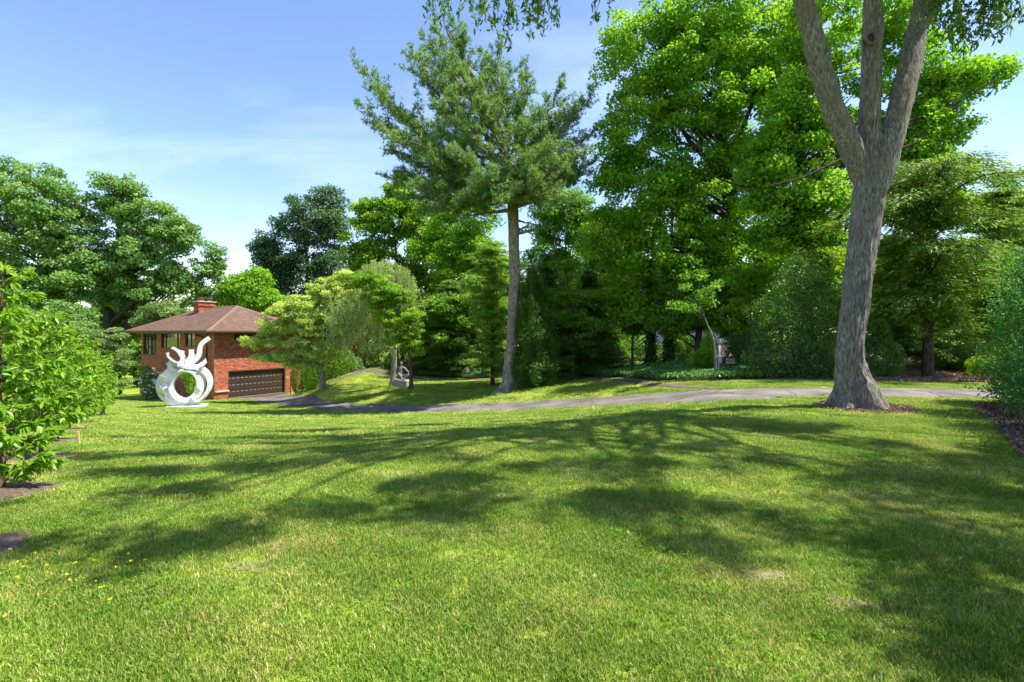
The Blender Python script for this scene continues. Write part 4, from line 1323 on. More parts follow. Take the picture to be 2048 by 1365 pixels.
x, y, z = GP(1438, 20.5)
post = empty('meter_post', (x, y, z)); tag(post, 'slim grey metal post with a utility box beside a crooked small trunk', 'post')
MB().tube([(0, 0, -.1), (.0, 0, .9), (.012, 0, 1.35)], .038, 10).build('pole', M['galv'], post, smooth=True)
MB().tube([(.012, 0, 1.35), (.02, 0, 1.5), (.03, 0, 1.62)], [.045, .05, .03], 10).build('lamp_head', M['galv'], post, smooth=True)
MB().box(-.06, .07, -.05, .05, 1.62, 1.66).build('cap', M['black'], post)
bx_ = MB().box(-.068, .068, -.13, -.042, .62, .92).build('utility_box', M['galv'], post, bevel=.01)
MB().box(-.05, .05, -.138, -.131, .72, .88).build('box_lid', M['galv'], bx_)

x, y, z = GP(1461, 20.8)
fd = empty('bird_feeder', (x, y, z)); tag(fd, 'tan slatted bird feeder with dark peaked roof on a dark post', 'bird feeder')
MB().tube([(0, 0, -.1), (0, 0, .5)], .03, 8).build('post', M['black'], fd)
MB().box(-.19, .19, -.15, .15, .50, .53).build('tray', M['black'], fd)
for zz, ww in ((.54, .15), (.67, .135)):
    MB().box(-ww, ww, -.11, .11, zz, zz + .105).build('slat', M['tan'], fd, bevel=.008)
MB().box(-.13, .13, -.10, .10, .535, .775).build('body', M['black'], fd)
r_ = MB(); r_.add([(-.2, -.17, .78), (.2, -.17, .78), (.2, .17, .78), (-.2, .17, .78), (-.07, -.05, .93), (.07, -.05, .93), (.07, .05, .93), (-.07, .05, .93)],
                  [(3, 2, 1, 0), (4, 5, 6, 7), (0, 1, 5, 4), (1, 2, 6, 5), (2, 3, 7, 6), (3, 0, 4, 7)])
ro_ = r_.build('roof', M['black'], fd)
MB().tube([(0, 0, .925), (0, 0, .99)], [.03, .02], 8).build('knob', M['tan'], ro_)

x, y, z = GP(158, 10.4)
stk = MB().box(-.018, .018, -.018, .018, -.25, .26).build('wooden_stake', M['stake'], None, bevel=.004)
stk.location = (x, y, z); stk.rotation_euler = (.04, -.05, .3)
tag(stk, 'short raw wooden stake driven into the lawn beside the young trees', 'stake')

# ------------------------------------------------------------------ the big three-stemmed tree in front of the driveway
def bark_tube(pts, rad, sides, n, flare=None, seed=0, amp=0.03, fs=(9, 2.0)):
    """stem with furrowed bark relief; pts/rad are control values"""
    p = spline(np.c_[np.asarray(pts, float), np.asarray(rad, float)], n)
    V, F = sweep(p[:, :3], p[:, 3], sides)
    V = V.reshape(n, sides, 3)
    for i in range(n):
        c_ = p[i, :3]; r = p[i, 3]
        for j in range(sides):
            a = j / sides * 2 * PI
            q = V[i, j] - c_
            ln = np.linalg.norm(q) + 1e-9
            zz = c_[2]
            w = 1.2 * mnoise.noise(Vector((math.cos(a) * 2, math.sin(a) * 2, zz * 1.5 + seed)))
            e = mnoise.noise(Vector((math.cos(a) * r * fs[0] * 2 + seed, math.sin(a) * r * fs[0] * 2 + w * .5, zz * fs[1])))
            e2 = mnoise.noise(Vector((math.cos(a) * r * fs[0] * 5 + seed, math.sin(a) * r * fs[0] * 5, zz * fs[1] * 4)))
            big = mnoise.noise(Vector((math.cos(a) * 1.3 + seed, math.sin(a) * 1.3, zz * .9)))
            dr = amp * (abs(e) * 1.8 - .5 + .35 * e2) + 0.045 * r / 0.4 * big
            if flare is not None:
                fz = max(0.0, 1 - (zz - flare[0]) / flare[1])
                dr += fz ** 2.2 * flare[2] * (0.55 + 0.45 * math.cos(5 * a + seed) + 0.5 * mnoise.noise(Vector((math.cos(a) * 3, math.sin(a) * 3, seed))))
            V[i, j] = c_ + q / ln * (ln + dr)
    return V.reshape(-1, 3), F


D1 = 11.0
b1 = np.array(GP(1717, D1))
big = empty('shade_tree', b1)
tag(big, 'huge grey barked shade tree dividing into three stems, in front of the driveway', 'tree')
k1 = mpp(D1)
mb = MB()


def addVF(mb, V, F):
    mb.V.append(V); mb.F.setdefault(4, []).extend((F + mb.n).tolist()); mb.n += len(V)


tr = [P(1717, 835, D1), P(1713, 790, D1), P(1700, 710, D1), P(1711, 600, D1), P(1724, 500, D1), P(1737, 400, D1), P(1742, 340, D1), P(1740, 250, D1), P(1742, 150, D1), P(1746, 0, D1), P(1752, -200, D1), P(1765, -420, D1 + .3), P(1770, -640, D1 + .6)]
addVF(mb, *bark_tube(tr, np.array([46, 40, 30, 29, 30, 33, 31, 23, 21, 20, 16, 10, 4]) * k1 * .84, 96, 330, flare=(b1[2], .95, .22), seed=1, amp=.028))
lf = [P(1738, 395, D1 + .12), P(1722, 345, D1), P(1697, 285, D1 - .05), P(1662, 205, D1 - .1), P(1634, 105, D1 - .2), P(1606, 0, D1 - .3), P(1560, -160, D1 - .8), P(1500, -330, D1 - 1.5), P(1440, -520, D1 - 2)]
addVF(mb, *bark_tube(lf, np.array([14, 19, 21, 20, 18.5, 17, 13, 8, 3]) * k1, 56, 170, seed=5, amp=.024))
rt = [P(1742, 420, D1 - .1), P(1762, 360, D1 - .2), P(1783, 285, D1 - .2), P(1808, 180, D1 - .15), P(1832, 75, D1), P(1850, 0, D1 + .1), P(1890, -170, D1 + .3), P(1940, -350, D1 + .4), P(1990, -540, D1 + .3)]
addVF(mb, *bark_tube(rt, np.array([13, 18, 20, 19.5, 18.5, 18, 13, 8, 3]) * k1, 56, 170, seed=9, amp=.024))
addVF(mb, *bark_tube([P(1838, 60, D1), P(1862, 20, D1 - .2), P(1880, -60, D1 - .7), P(1900, -200, D1 - 2.2)], np.array([14, 11, 9, 4]) * k1, 24, 60, seed=3, amp=.01))
trunk1 = mesh_arrays('trunk', np.vstack(mb.V) - b1, [np.array(f) for f in mb.F.values()], M['bark_big'], big, smooth=True)
# knot hole where a limb was cut
kn = MB()
kc = P(1742, 76, D1 - .26)
ang = np.linspace(0, 2 * PI, 20, endpoint=False)
ringp = np.array([kc + np.array([math.cos(a) * .105, -.0, math.sin(a) * .125]) for a in ang])
kn.tube(np.vstack([ringp, ringp[:2]]), .035, 8, cap=False)
kn.build('knot', M['bark_big'], trunk1, smooth=True).location = -b1
kd = MB(); kd.tube([kc + np.array([0, .0, 0]), kc + np.array([0, .12, 0])], [.095, .09], 16)
kd.build('knot_hollow', M['black'], trunk1).location = -b1

for (ox, oy, R_, sd_) in [(b1[0] + .12, b1[1] - .05, .78, 1.0), (GP(1019, 27)[0], GP(1019, 27)[1], .8, 4.0)]:
    an_ = np.linspace(0, 2 * PI, 48, endpoint=False)
    rr_ = R_ * (1 + .16 * np.sin(2 * an_ + sd_) + .08 * np.sin(5 * an_) + .05 * np.sin(11 * an_ + sd_))
    pts_ = [(ox + r_ * math.cos(a_), oy + r_ * math.sin(a_)) for a_, r_ in zip(an_, rr_)]
    tag(sheet('terrain', np.array(pts_), 0.022, M['straw'], 0.12, 0.015), kind='structure')
rg_ = np.random.default_rng(5)
n_ = 2600
ra_ = .45 + .5 * rg_.uniform(0, 1, n_); aa_ = rg_.uniform(0, 2 * PI, n_)
Cx = b1[0] + .1 + ra_ * np.cos(aa_); Cy = b1[1] - .05 + ra_ * np.sin(aa_)
Vl, Fl, Al = leaves(np.c_[Cx, Cy, ground(Cx, Cy) + .04], np.array([0, 0, 1.0]) + .6 * rg_.normal(size=(n_, 3)), rg_.uniform(.02, .07, n_), .4, rg_, 'rhomb', var=rg_.uniform(.2, 1, n_))
tag(mesh_arrays('bark_litter', Vl, Fl, M['chip'], var=Al), 'dry brown bark litter round the foot of the three stemmed tree', 'bark litter', kind='stuff')
rng = np.random.default_rng(11)
stems1 = [spline(s, 60) for s in (tr, lf, rt)]
# crown: hangs high over the lawn; lower at the camera side, higher at the back
# boughs, listed by the spot on the lawn that each one shades at this hour: x, y on the lawn, half-widths, height
shade = [(-2.7, 3.55, .8, .22, 10.2), (-2.3, 3.95, 1.0, .3, 10.6), (-1.7, 4.4, 1.0, .32, 11.0), (-.9, 4.3, .7, .25, 10.4), (-3.9, 6.2, 1.3, .4, 11.8), (-4.2, 5.1, .8, .25, 11.2), (-2.7, 6.9, 1.5, .5, 12.4), (-1.4, 7.7, 1.3, .5, 13.0),
         (-.2, 7.0, 1.3, .5, 12.2), (-.7, 5.6, 1.2, .4, 11.6), (1.1, 6.2, 1.2, .45, 12.0), (1.35, 4.9, 1.0, .35, 11.0), (.5, 4.6, .9, .25, 10.8), (1.8, 4.25, .9, .25, 10.4), (2.1, 3.85, .6, .2, 10.0),
         (3.7, 5.0, 1.2, .6, 11.2), (5.8, 7.0, 1.4, .8, 12.4), (5.2, 8.6, 1.3, .6, 13.2), (2.6, 7.6, 1.0, .35, 12.8), (1.5, 8.7, 1.3, .4, 13.6), (4.1, 9.3, 1.1, .35, 13.8), (-4.4, 9.2, 1.9, .5, 12.8), (-.6, 10.6, 1.8, .4, 14.6),
         (-6.6, 8.2, 1.3, .3, 12.2), (-4.6, 12.8, 2.0, .5, 14.8), (-1.4, 13.6, 1.8, .4, 15.6), (2.6, 12.0, 1.5, .4, 15.6), (-7.6, 11.6, 1.6, .4, 13.6), (3.0, 6.0, .9, .4, 13.0), (-5.8, 6.6, .9, .2, 11.6), (7.2, 5.6, 1.5, 1.0, 13.4), (-3.2, 8.2, 1.2, .35, 13.8), (.3, 9.0, 1.2, .3, 14.2)]
ct_, st_ = math.cos(SUN_AZ) / math.tan(SUN_EL), math.sin(SUN_AZ) / math.tan(SUN_EL)
lob1 = []
for X_, Y_, rx_, ry_, Z_ in shade:
    for _ in range(4):
        z_ = Z_ + .5 * rng.normal()
        lob1.append((np.array([X_ + .62 * rx_ * rng.normal() + ct_ * z_, Y_ + .75 * ry_ * rng.normal() + st_ * z_, z_]), np.array([.5 * rx_, .5 * ry_ + .08, .35]) * rng.uniform(.6, 1.2)))
cc, cd = clump_centres(lob1, 440, rng, .15, 2.2)
mbb = MB()
for T in cc[rng.choice(len(cc), 90, replace=False)]:
    s = stems1[rng.integers(3)]
    i = int(np.clip(np.argmin(np.abs(s[:, 2] - max(9.3, T[2] - 2.2 - 1.5 * rng.uniform()))), 18, 57))
    A = s[i]
    ln = np.linalg.norm(T - A)
    mid = .5 * (A + T) + np.array([0, 0, .12 * ln]) + .08 * ln * rng.normal(size=3)
    mbb.tube(curve3(A, mid, T, 10) + .01 * ln * rng.normal(size=(10, 3)) * np.array([[0]] + [[1]] * 9), np.linspace(.02 + .011 * ln, .01, 10), 6, cap=False)
# leaf sprays hanging into the top of the picture
hang = []
for px, py, ln, n_ in [(868, -30, 75, 70), (895, -35, 62, 60), (940, -30, 50, 40), (972, -34, 70, 70), (1010, -36, 82, 90), (1040, -30, 105, 130), (1065, -34, 90, 110), (1092, -30, 78, 90), (1200, -30, 52, 45),
                       (1880, -20, 95, 110), (1912, -25, 120, 150), (1945, -30, 110, 140), (1975, -25, 90, 110), (1998, -20, 60, 70), (2020, -30, 60, 60), (2040, -30, 70, 70), (1860, -30, 60, 60)]:
    dd_ = 9.6 + rng.uniform(-.6, .8)
    a0 = P(px, py, dd_)
    for s_ in range(3):
        e = P(px + rng.uniform(-26, 26), py + 30 + (ln) * rng.uniform(.55, 1.0), dd_ + rng.uniform(-.4, .4))
        a1 = a0 + np.array([rng.normal() * .15, rng.normal() * .15, .25])
        cur = curve3(a1, .5 * (a1 + e) + np.array([rng.normal() * .12, 0, .12]), e, 8)
        mbb.tube(cur, np.linspace(.010, .003, 8), 4, cap=False)
        m_ = int(n_ * .55)
        f_ = rng.uniform(.15, 1.0, m_)
        C = np.stack([np.interp(f_, np.linspace(0, 1, 8), cur[:, i]) for i in range(3)], 1) + .045 * rng.normal(size=(m_, 3))
        hang.append(leaves(C, rng.normal(size=(m_, 3)) + np.array([0, -.3, .6]), rng.uniform(.09, .15, m_), .38, rng, 'lance', droop=1.3, var=rng.normal(.42, .2, m_)))
    # the twig that carries it runs up into the crown
    up_ = stems1[1][44] if px < 1500 else stems1[2][44]
    mbb.tube(curve3(up_, .5 * (up_ + a0) + np.array([0, 0, .9]), a0 + np.array([0, 0, .22]), 10), np.linspace(.035, .010, 10), 5, cap=False)
mesh_arrays('limb', np.vstack(mbb.V) - b1, [np.array(f) for f in mbb.F.values()], M['bark_big'], big, smooth=True)
crown1 = clump_leaves(cc, cd, 62, .34, .155, .45, rng, flat=.55, up=.8, tmpl='tri', droop=.4)
V, F, A = join([crown1] + hang)
mesh_arrays('crown', V - b1, F, M['ash'], big, var=A)

# a second tall tree stands beyond the hedge, outside the picture on the right, and shades the lawn's near corner
rng = np.random.default_rng(12)
bq = np.array([11.0, 1.2, gz(11.0, 1.2)])
oth = empty('hedge_tree', bq)
tag(oth, 'tall leafy tree behind the dense hedge, its shade on the near lawn corner', 'tree')
lobq = [(np.array([X_ + ct_ * Z_, Y_ + st_ * Z_, Z_]), np.array([rx_, ry_, rz_])) for X_, Y_, rx_, ry_, rz_, Z_ in
        [(2.5, 3.0, .9, .35, .6, 7.6), (3.5, 3.8, 1.0, .5, .8, 8.2), (2.5, 2.4, .7, .25, .6, 7.2), (4.4, 2.6, 1.3, .9, 1.0, 8.4), (5.2, 4.6, 1.4, .9, 1.0, 9.4), (4.6, 5.8, 1.0, .5, .8, 9.8), (1.9, 2.1, .35, .15, .5, 7.0), (6.2, 1.0, 1.8, 1.5, 1.5, 9.6), (3.4, .8, 1.3, 1.2, 1.0, 8.4)]]
cc, cd = clump_centres(lobq, 130, rng, .2, 2.2)
mbb = MB(); S = spline([bq - [0, 0, .1], bq + [-.1, 0, 3], bq + [-.6, .3, 7], bq + [-.9, .6, 11]], 20)
mbb.tube(S, np.linspace(.3, .05, 20), 10, cap=False)
limbs(mbb, S, np.linspace(.3, .05, 20), cc[:40], rng)
V, F, A = clump_leaves(cc, cd, 130, .5, .14, .5, rng, flat=.55)
finish_tree(oth, mbb, M['bark_dark'], V, F, A, M['maple_mid'])

# ------------------------------------------------------------------ the pine
rng = np.random.default_rng(21)
DP = 27.0
bp0 = np.array(GP(1019, DP))
pine = empty('pine_tree', bp0)
tag(pine, 'tall white pine with bare grey lower trunk and wide fanned crown', 'tree')
kp = mpp(DP)
stemp = [P(1018, 790, DP), P(1020, 740, DP), P(1026, 650, DP), P(1029, 550, DP), P(1027, 450, DP), P(1024, 400, DP), P(1012, 320, DP), P(985, 240, DP), P(950, 160, DP), P(905, 85, DP), P(885, 38, DP)]
V, F = bark_tube(stemp, np.array([16, 13, 11.5, 11, 10.5, 10, 8.5, 6.5, 4.6, 2.6, .8]) * kp, 40, 190, flare=(bp0[2], .8, .3), seed=15, amp=.02, fs=(7, 1.6))
mbp = MB(); addVF(mbp, V, F)
SP = spline(stemp, 120)
SPR = np.interp(np.linspace(0, 1, 120), np.linspace(0, 1, 11), np.array([16, 13, 11.5, 11, 10.5, 10, 8.5, 6.5, 4.6, 2.6, .8]) * kp)


def stem_at(y):
    z = EYE - (y - HY) / FPX * DP
    i = int(np.argmin(np.abs(SP[:, 2] - z)))
    return SP[i], SPR[i]


# (start row on the stem, tip x, tip y, tip depth offset)
PL_ = [(395, 706, 112, -.5), (390, 716, 208, .6), (385, 742, 165, -1.4), (392, 790, 345, 1.2), (395, 800, 395, -1.6), (400, 860, 418, -2.6), (345, 760, 260, -2.2), (330, 812, 112, .4), (300, 822, 95, -1.2), (250, 842, 62, .8),
       (220, 868, 42, -.6), (160, 902, 36, .3), (120, 925, 62, -.4), (200, 965, 100, .9), (270, 1000, 72, -.8), (310, 1052, 122, .5), (330, 1055, 150, -1.5), (350, 1128, 152, .3), (365, 1192, 172, -.4), (360, 1165, 205, 1.5),
       (380, 1196, 250, .8), (385, 1180, 300, -1.2), (398, 1178, 345, .6), (402, 1150, 390, -2.2), (404, 1110, 385, -3.0), (400, 1085, 330, -3.2), (390, 1040, 300, -3.4), (380, 990, 340, -3.6), (398, 940, 390, -3.4), (360, 930, 250, -3.0),
       (300, 900, 180, -2.6), (320, 1080, 220, -2.4), (280, 960, 160, -2.4), (250, 930, 120, 2.0), (330, 850, 240, 2.8), (350, 1100, 250, 3.0), (395, 900, 340, 3.4), (395, 1150, 330, 3.2), (300, 1000, 180, 2.6), (392, 830, 300, -2.6), (340, 1130, 290, -2.6),
       (396, 770, 300, -.4), (402, 880, 410, 2.0), (240, 880, 110, -1.6), (260, 1020, 130, 1.2), (402, 840, 425, .4), (385, 1010, 380, -3.2),
       (400, 765, 352, .8), (401, 818, 372, -3.0), (403, 955, 345, -4.2), (402, 1062, 348, -4.2), (400, 1128, 318, -3.2), (398, 1192, 318, 1.0), (392, 1100, 285, -3.6), (382, 905, 300, -3.6), (404, 1000, 398, -3.8), (404, 915, 402, -3.2), (404, 1095, 398, -3.2),
       (396, 1150, 362, 1.6), (385, 1120, 225, 1.8), (340, 870, 205, -2.8), (290, 950, 200, -3.0), (330, 1040, 245, -3.2), (402, 870, 385, 2.6), (402, 1085, 372, 2.8)]
tC, tD = [], []
for y0, tx, ty, td in PL_:
    A, ra = stem_at(y0)
    E = P(tx, ty, DP + td)
    ln = np.linalg.norm(E - A)
    hz_ = E - A
    mid = A + hz_ * np.array([.55, .55, .38]) + np.array([0, 0, -.04 * ln]) + .03 * ln * rng.normal(size=3)
    cur = curve3(A, mid, E, 22)
    cur[2:-1] += .012 * ln * rng.normal(size=(19, 3))
    mbp.tube(cur, np.linspace(min(ra * .62, .03 + .016 * ln), .010, 22), 7, cap=False)
    nb_ = int(7 + ln * 4.2)
    for i in range(nb_):
        f_ = .26 + .74 * (i + rng.uniform(0, 1)) / nb_
        q = np.array([np.interp(f_, np.linspace(0, 1, 22), cur[:, j]) for j in range(3)])
        j = min(int(f_ * 21), 20)
        tg = unit(cur[j + 1] - cur[j])
        sd = unit(np.cross(tg, [0, 0, 1]) * rng.choice([-1, 1]) + .35 * rng.normal(size=3))
        bl = (.35 + .24 * ln * (1 - f_) ** .8 * rng.uniform(.5, 1.2)) * (1.15 if f_ < .9 else .6)
        e2 = q + bl * unit(sd * .8 + tg * .75 + np.array([0, 0, .32 + .2 * rng.normal()]))
        mbp.tube([q, .5 * (q + e2) + [0, 0, -.02], e2], [.014, .010, .005], 4, cap=False)
        mt = int(6 + bl * 15)
        g = rng.uniform(.15, 1.02, mt)[:, None]
        tC.append(q + (e2 - q) * g + .085 * rng.normal(size=(mt, 3)))
        tD.append(np.tile(unit(e2 - q), (mt, 1)) + np.array([0, 0, .25]) + .45 * rng.normal(size=(mt, 3)))
# dead snags under the crown
for y0, tx, ty, td in [(418, 962, 424, -.5), (416, 1092, 392, -.6), (455, 1075, 470, -.4), (468, 1062, 444, .2), (528, 1068, 530, -.4), (470, 1095, 452, -.3), (436, 1060, 446, .4), (690, 1034, 692, -.55), (420, 905, 432, -.8)]:
    A, ra = stem_at(y0)
    E = P(tx, ty, DP + td)
    m_ = .5 * (A + E) + np.array([0, 0, -.10])
    big_ = ty in (424, 392)
    mbp.tube(curve3(A, m_, E, 8) + .02 * rng.normal(size=(8, 3)), np.linspace(.13 if big_ else .09, .05 if big_ else .02, 8), 7)
    for _ in range(0 if ty == 692 else 5):
        q = A + (E - A) * rng.uniform(.5, 1)
        mbp.tube([q, q + .6 * unit((E - A) + rng.normal(size=3) * np.array([1.5, 1.5, .6]))], [.016, .005], 4)
tC = np.vstack(tC); tD = unit(np.vstack(tD))
NEED = 9
idx = np.repeat(np.arange(len(tC)), NEED)
dirs = unit(tD[idx] * .9 + .62 * rng.normal(size=(len(idx), 3)))
ln_ = rng.uniform(.13, .25, len(idx))
C = tC[idx] + dirs * (ln_ * .5)[:, None]
var = .42 + .15 * rng.normal(size=len(tC))[idx] + .12 * rng.normal(size=len(idx))
T_, F_ = TMPL['spike']
nn = unit(np.cross(dirs, rng.normal(size=dirs.shape)))
bb = np.cross(nn, dirs)
V = C[:, None] + ln_[:, None, None] * T_[None, :, 0:1] * dirs[:, None] + .030 * T_[None, :, 1:2] * bb[:, None]
F = (F_[None] + (np.arange(len(C)) * 3)[:, None, None]).reshape(-1, 3)
finish_tree(pine, mbp, M['bark_pine'], V.reshape(-1, 3), F, np.repeat(np.clip(var, 0, 1), 3), M['pine'])

def bush_px(name, label, d, L, n, size, mat, seed, px, **kw):
    kw.setdefault('tmpl', 'tri' if d > 30 else 'rhomb')
    return shrub(name, label, lobe_px(d, L), n, size, M[mat], seed, GP(px, d), **kw)


# ------------------------------------------------------------------ deciduous trees on the right
broadleaf('ivy_maple', 'tall bright green maple with ivy clad dark trunk right of the pine', 1478, 28, [(1478, 640), (1470, 520), (1462, 400), (1440, 300), (1450, 180), (1470, 60), (1480, -60)], .36,
          [(1310, 110, 105, 120), (1270, 250, 80, 100), (1400, 60, 110, 110), (1500, 40, 120, 110), (1380, 230, 110, 110), (1500, 220, 110, 120), (1290, 380, 100, 100), (1420, 400, 120, 100), (1240, 480, 80, 70, 1), (1350, 520, 120, 80), (1480, 540, 110, 80),
           (1300, 610, 90, 50, 1), (1450, 620, 80, 45, -1), (1240, 330, 45, 60), (1230, 110, 40, 50), (1560, 130, 70, 110)],
          900, 125, .66, .17, M['maple'], M['bark_dark'], 31, n_limbs=60, ivy=(.03, .62, 7000), inner=.45,
          extra_stems=[([(1462, 420), (1420, 330), (1370, 270), (1330, 180), (1310, 90)], .17, .04), ([(1462, 400), (1430, 380), (1370, 330), (1300, 300)], .11, .03), ([(1455, 310), (1500, 220), (1530, 120), (1550, 20)], .15, .04)])
broadleaf('ivy_maple', 'maple with twin ivy wrapped trunks just left of the three stemmed tree', 1603, 23, [(1604, 620), (1606, 520), (1602, 400), (1600, 280), (1612, 150), (1625, 20), (1630, -100)], .30,
          [(1650, 70, 90, 100), (1600, 250, 80, 100), (1560, 430, 90, 80), (1640, 420, 60, 80), (1650, 560, 60, 50), (1830, 130, 75, 70, 1), (1900, 150, 70, 50, 1), (1980, 150, 55, 30, 1), (1850, 235, 80, 60, 1), (1905, 265, 45, 30, 1), (1810, 320, 65, 60, 1), (1860, 380, 60, 40, 2), (1790, 40, 70, 70, 1), (1840, 300, 60, 45, 1), (1890, 340, 50, 30, 2),
           (1700, 250, 60, 110, 2), (1530, 330, 50, 70)],
          690, 105, .56, .155, M['maple'], M['bark_dark'], 32, n_limbs=46, ivy=(.05, .6, 5200), inner=.4,
          extra_stems=[([(1604, 640), (1590, 520), (1580, 470), (1570, 380), (1560, 250)], .24, .05), ([(1606, 330), (1680, 290), (1790, 250), (1900, 215), (1990, 160)], .10, .03), ([(1600, 400), (1560, 380), (1480, 372), (1420, 350)], .09, .03),
                       ([(1690, 316, -8), (1640, 340, -8), (1600, 357, -8), (1540, 372, -8)], .05, .02)])
broadleaf('backlit_maple', 'yellow green maple glowing behind the right hand evergreen', 1800, 33, [(1800, 600), (1810, 450), (1820, 350)], .25,
          [(1830, 430, 90, 60), (1940, 420, 80, 40), (1780, 520, 80, 70), (1900, 540, 110, 70), (1990, 520, 70, 60), (1700, 560, 60, 60), (1820, 650, 120, 50), (1960, 660, 70, 50)],
          240, 120, .75, .19, M['lime'], M['bark_dark'], 33, n_limbs=24)
conifer('hemlock_tree', 'dark layered evergreen with open boughs right of the three stemmed tree', 1856, 18.5, 335, .19, 3.3, M['hemlock'], M['bark_dark'], 34, boughs=64, per=30, spray=.2, bottom=.2, shape=.3, rise=.4, droop=.5, cr=.42, ragged=.85, flat=.6)
conifer('hemlock_tree', 'slender dark evergreen close behind the big grey trunk', 1792, 21, 470, .10, 1.7, M['hemlock'], M['bark_dark'], 35, boughs=52, per=50, spray=.17, bottom=.1, shape=.6, rise=.15, cr=.32)
conifer('hemlock_tree', 'pale feathery evergreen top above the right hedge', 2010, 21, 345, .16, 2.6, M['cedar'], M['bark_dark'], 36, boughs=70, per=46, spray=.18, bottom=.12, shape=.6, rise=.25, droop=.35, cr=.36)
# holly mass
hb = GP(1590, 19.6)
shrub('holly_bush', 'large glossy dark green holly left of the three stemmed trunk', lobe_px(19.6, [(1590, 690, 75, 75, 0, 1.3), (1640, 620, 55, 80, .4, 1.2), (1555, 640, 48, 70, .3, 1.1), (1640, 710, 60, 55, -.1, 1.1), (1535, 720, 45, 42, 0, .8), (1600, 560, 45, 55, .6, 1.0)]),
      30000, .085, M['holly'], 37, hb, aspect=.5, lump=.3, depth=.45, cat='bush')
shrub('rhododendron', 'dark rhododendron at the driveway edge right of the grey trunk', lobe_px(18.6, [(1765, 720, 40, 40, 0, .7), (1740, 690, 40, 60, .5, .8)]), 5000, .10, M['holly'], 38, GP(1765, 18.6), aspect=.4, cat='shrub')
shrub('leafy_shrub', 'low leafy shrub at the right end of the driveway verge', lobe_px(18.5, [(1975, 740, 35, 30, 0, .6), (2010, 725, 40, 40, .6, .7)]), 4200, .10, M['lime'], 39, GP(1980, 18.5), aspect=.45)
# yew beside the pine and evergreens behind it
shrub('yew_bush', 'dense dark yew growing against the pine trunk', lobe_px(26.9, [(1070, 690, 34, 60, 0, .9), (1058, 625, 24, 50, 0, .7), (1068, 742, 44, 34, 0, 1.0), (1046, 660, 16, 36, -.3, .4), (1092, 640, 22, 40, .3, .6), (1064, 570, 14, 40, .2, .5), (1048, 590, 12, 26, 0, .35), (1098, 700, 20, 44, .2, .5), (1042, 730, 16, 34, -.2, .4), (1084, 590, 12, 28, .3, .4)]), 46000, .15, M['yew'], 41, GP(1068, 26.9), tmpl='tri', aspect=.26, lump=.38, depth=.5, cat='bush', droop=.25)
conifer('evergreen_tree', 'tall dark hemlock behind the yew and pine', 1092, 30, 505, .16, 2.4, M['hemlock'], M['bark_dark'], 42, boughs=80, per=48, spray=.19, bottom=.03, shape=.62, cr=.4, rise=.1)
conifer('evergreen_tree', 'shadowy hemlock standing right of the yew', 1180, 31, 540, .17, 2.9, M['hemlock'], M['bark_dark'], 43, boughs=84, per=48, spray=.19, bottom=.04, shape=.55, cr=.42, rise=.1)
conifer('evergreen_tree', 'light yellow green feathery evergreen left of the pine trunk', 985, 31.5, 488, .15, 1.9, M['cedar'], M['bark_dark'], 44, boughs=64, per=44, spray=.19, bottom=.05, shape=.28, cr=.38, rise=.42, droop=.3, ragged=.8)
conifer('evergreen_tree', 'broad dark evergreen behind the boulders', 905, 40, 560, .2, 3.1, M['hemlock'], M['bark_dark'], 45, boughs=84, per=56, spray=.24, bottom=.02, shape=.55, cr=.5, rise=.2)
conifer('evergreen_tree', 'golden tipped evergreen right behind the slim dogwood', 862, 42, 600, .18, 2.6, M['cedar'], M['bark_dark'], 46, boughs=60, per=44, spray=.24, bottom=.03, shape=.5, cr=.5, rise=.35, droop=.2)
conifer('evergreen_tree', 'deep green evergreen between the boulders and the pine', 955, 42, 590, .18, 2.4, M['hemlock'], M['bark_dark'], 47, boughs=60, per=48, spray=.24, bottom=.03, shape=.5, cr=.5, rise=.15)
# wall of deciduous trees behind
for i, (lab, px, d, lob, mat, seed) in enumerate([
    ('mid green leafy tree behind the pine trunk on its left', 925, 47, [(930, 440, 70, 50), (890, 500, 70, 60), (960, 520, 60, 70), (930, 580, 80, 60)], 'maple', 51),
    ('mid green leafy tree behind the pine trunk on its right', 1130, 44, [(1130, 420, 70, 50), (1170, 480, 70, 70), (1090, 480, 50, 60), (1150, 560, 80, 60), (1110, 620, 60, 40)], 'maple_mid', 52),
    ('dark understory tree right of the pine before the pale house', 1225, 38, [(1220, 560, 60, 60), (1260, 470, 50, 50), (1200, 640, 50, 40)], 'maple_mid', 53),
    ('small leafy tree in front of the pale house by the utility post', 1395, 27, [(1400, 600, 60, 40), (1350, 640, 50, 30), (1440, 570, 60, 50), (1380, 560, 60, 40)], 'maple_mid', 54),
    ('low branching tree behind the holly', 1520, 30, [(1520, 600, 60, 50), (1560, 500, 60, 50), (1480, 660, 40, 40)], 'maple_mid', 55),
    ('tall green tree far behind the ivy clad maples', 1560, 46, [(1560, 300, 120, 120), (1450, 420, 130, 110), (1640, 450, 110, 100), (1350, 450, 90, 80)], 'maple_mid', 56),
]):
    broadleaf('woodland_tree', lab, px, d, [(px + 3, 640), (px, 540), (px + 6, lob[0][1])], .2, lob, 230, 130, .75 * d / 40, .19 * (d / 40) ** .5, M[mat], M['bark_dark'], seed, n_limbs=22, group='trees in the wood behind the lawn')
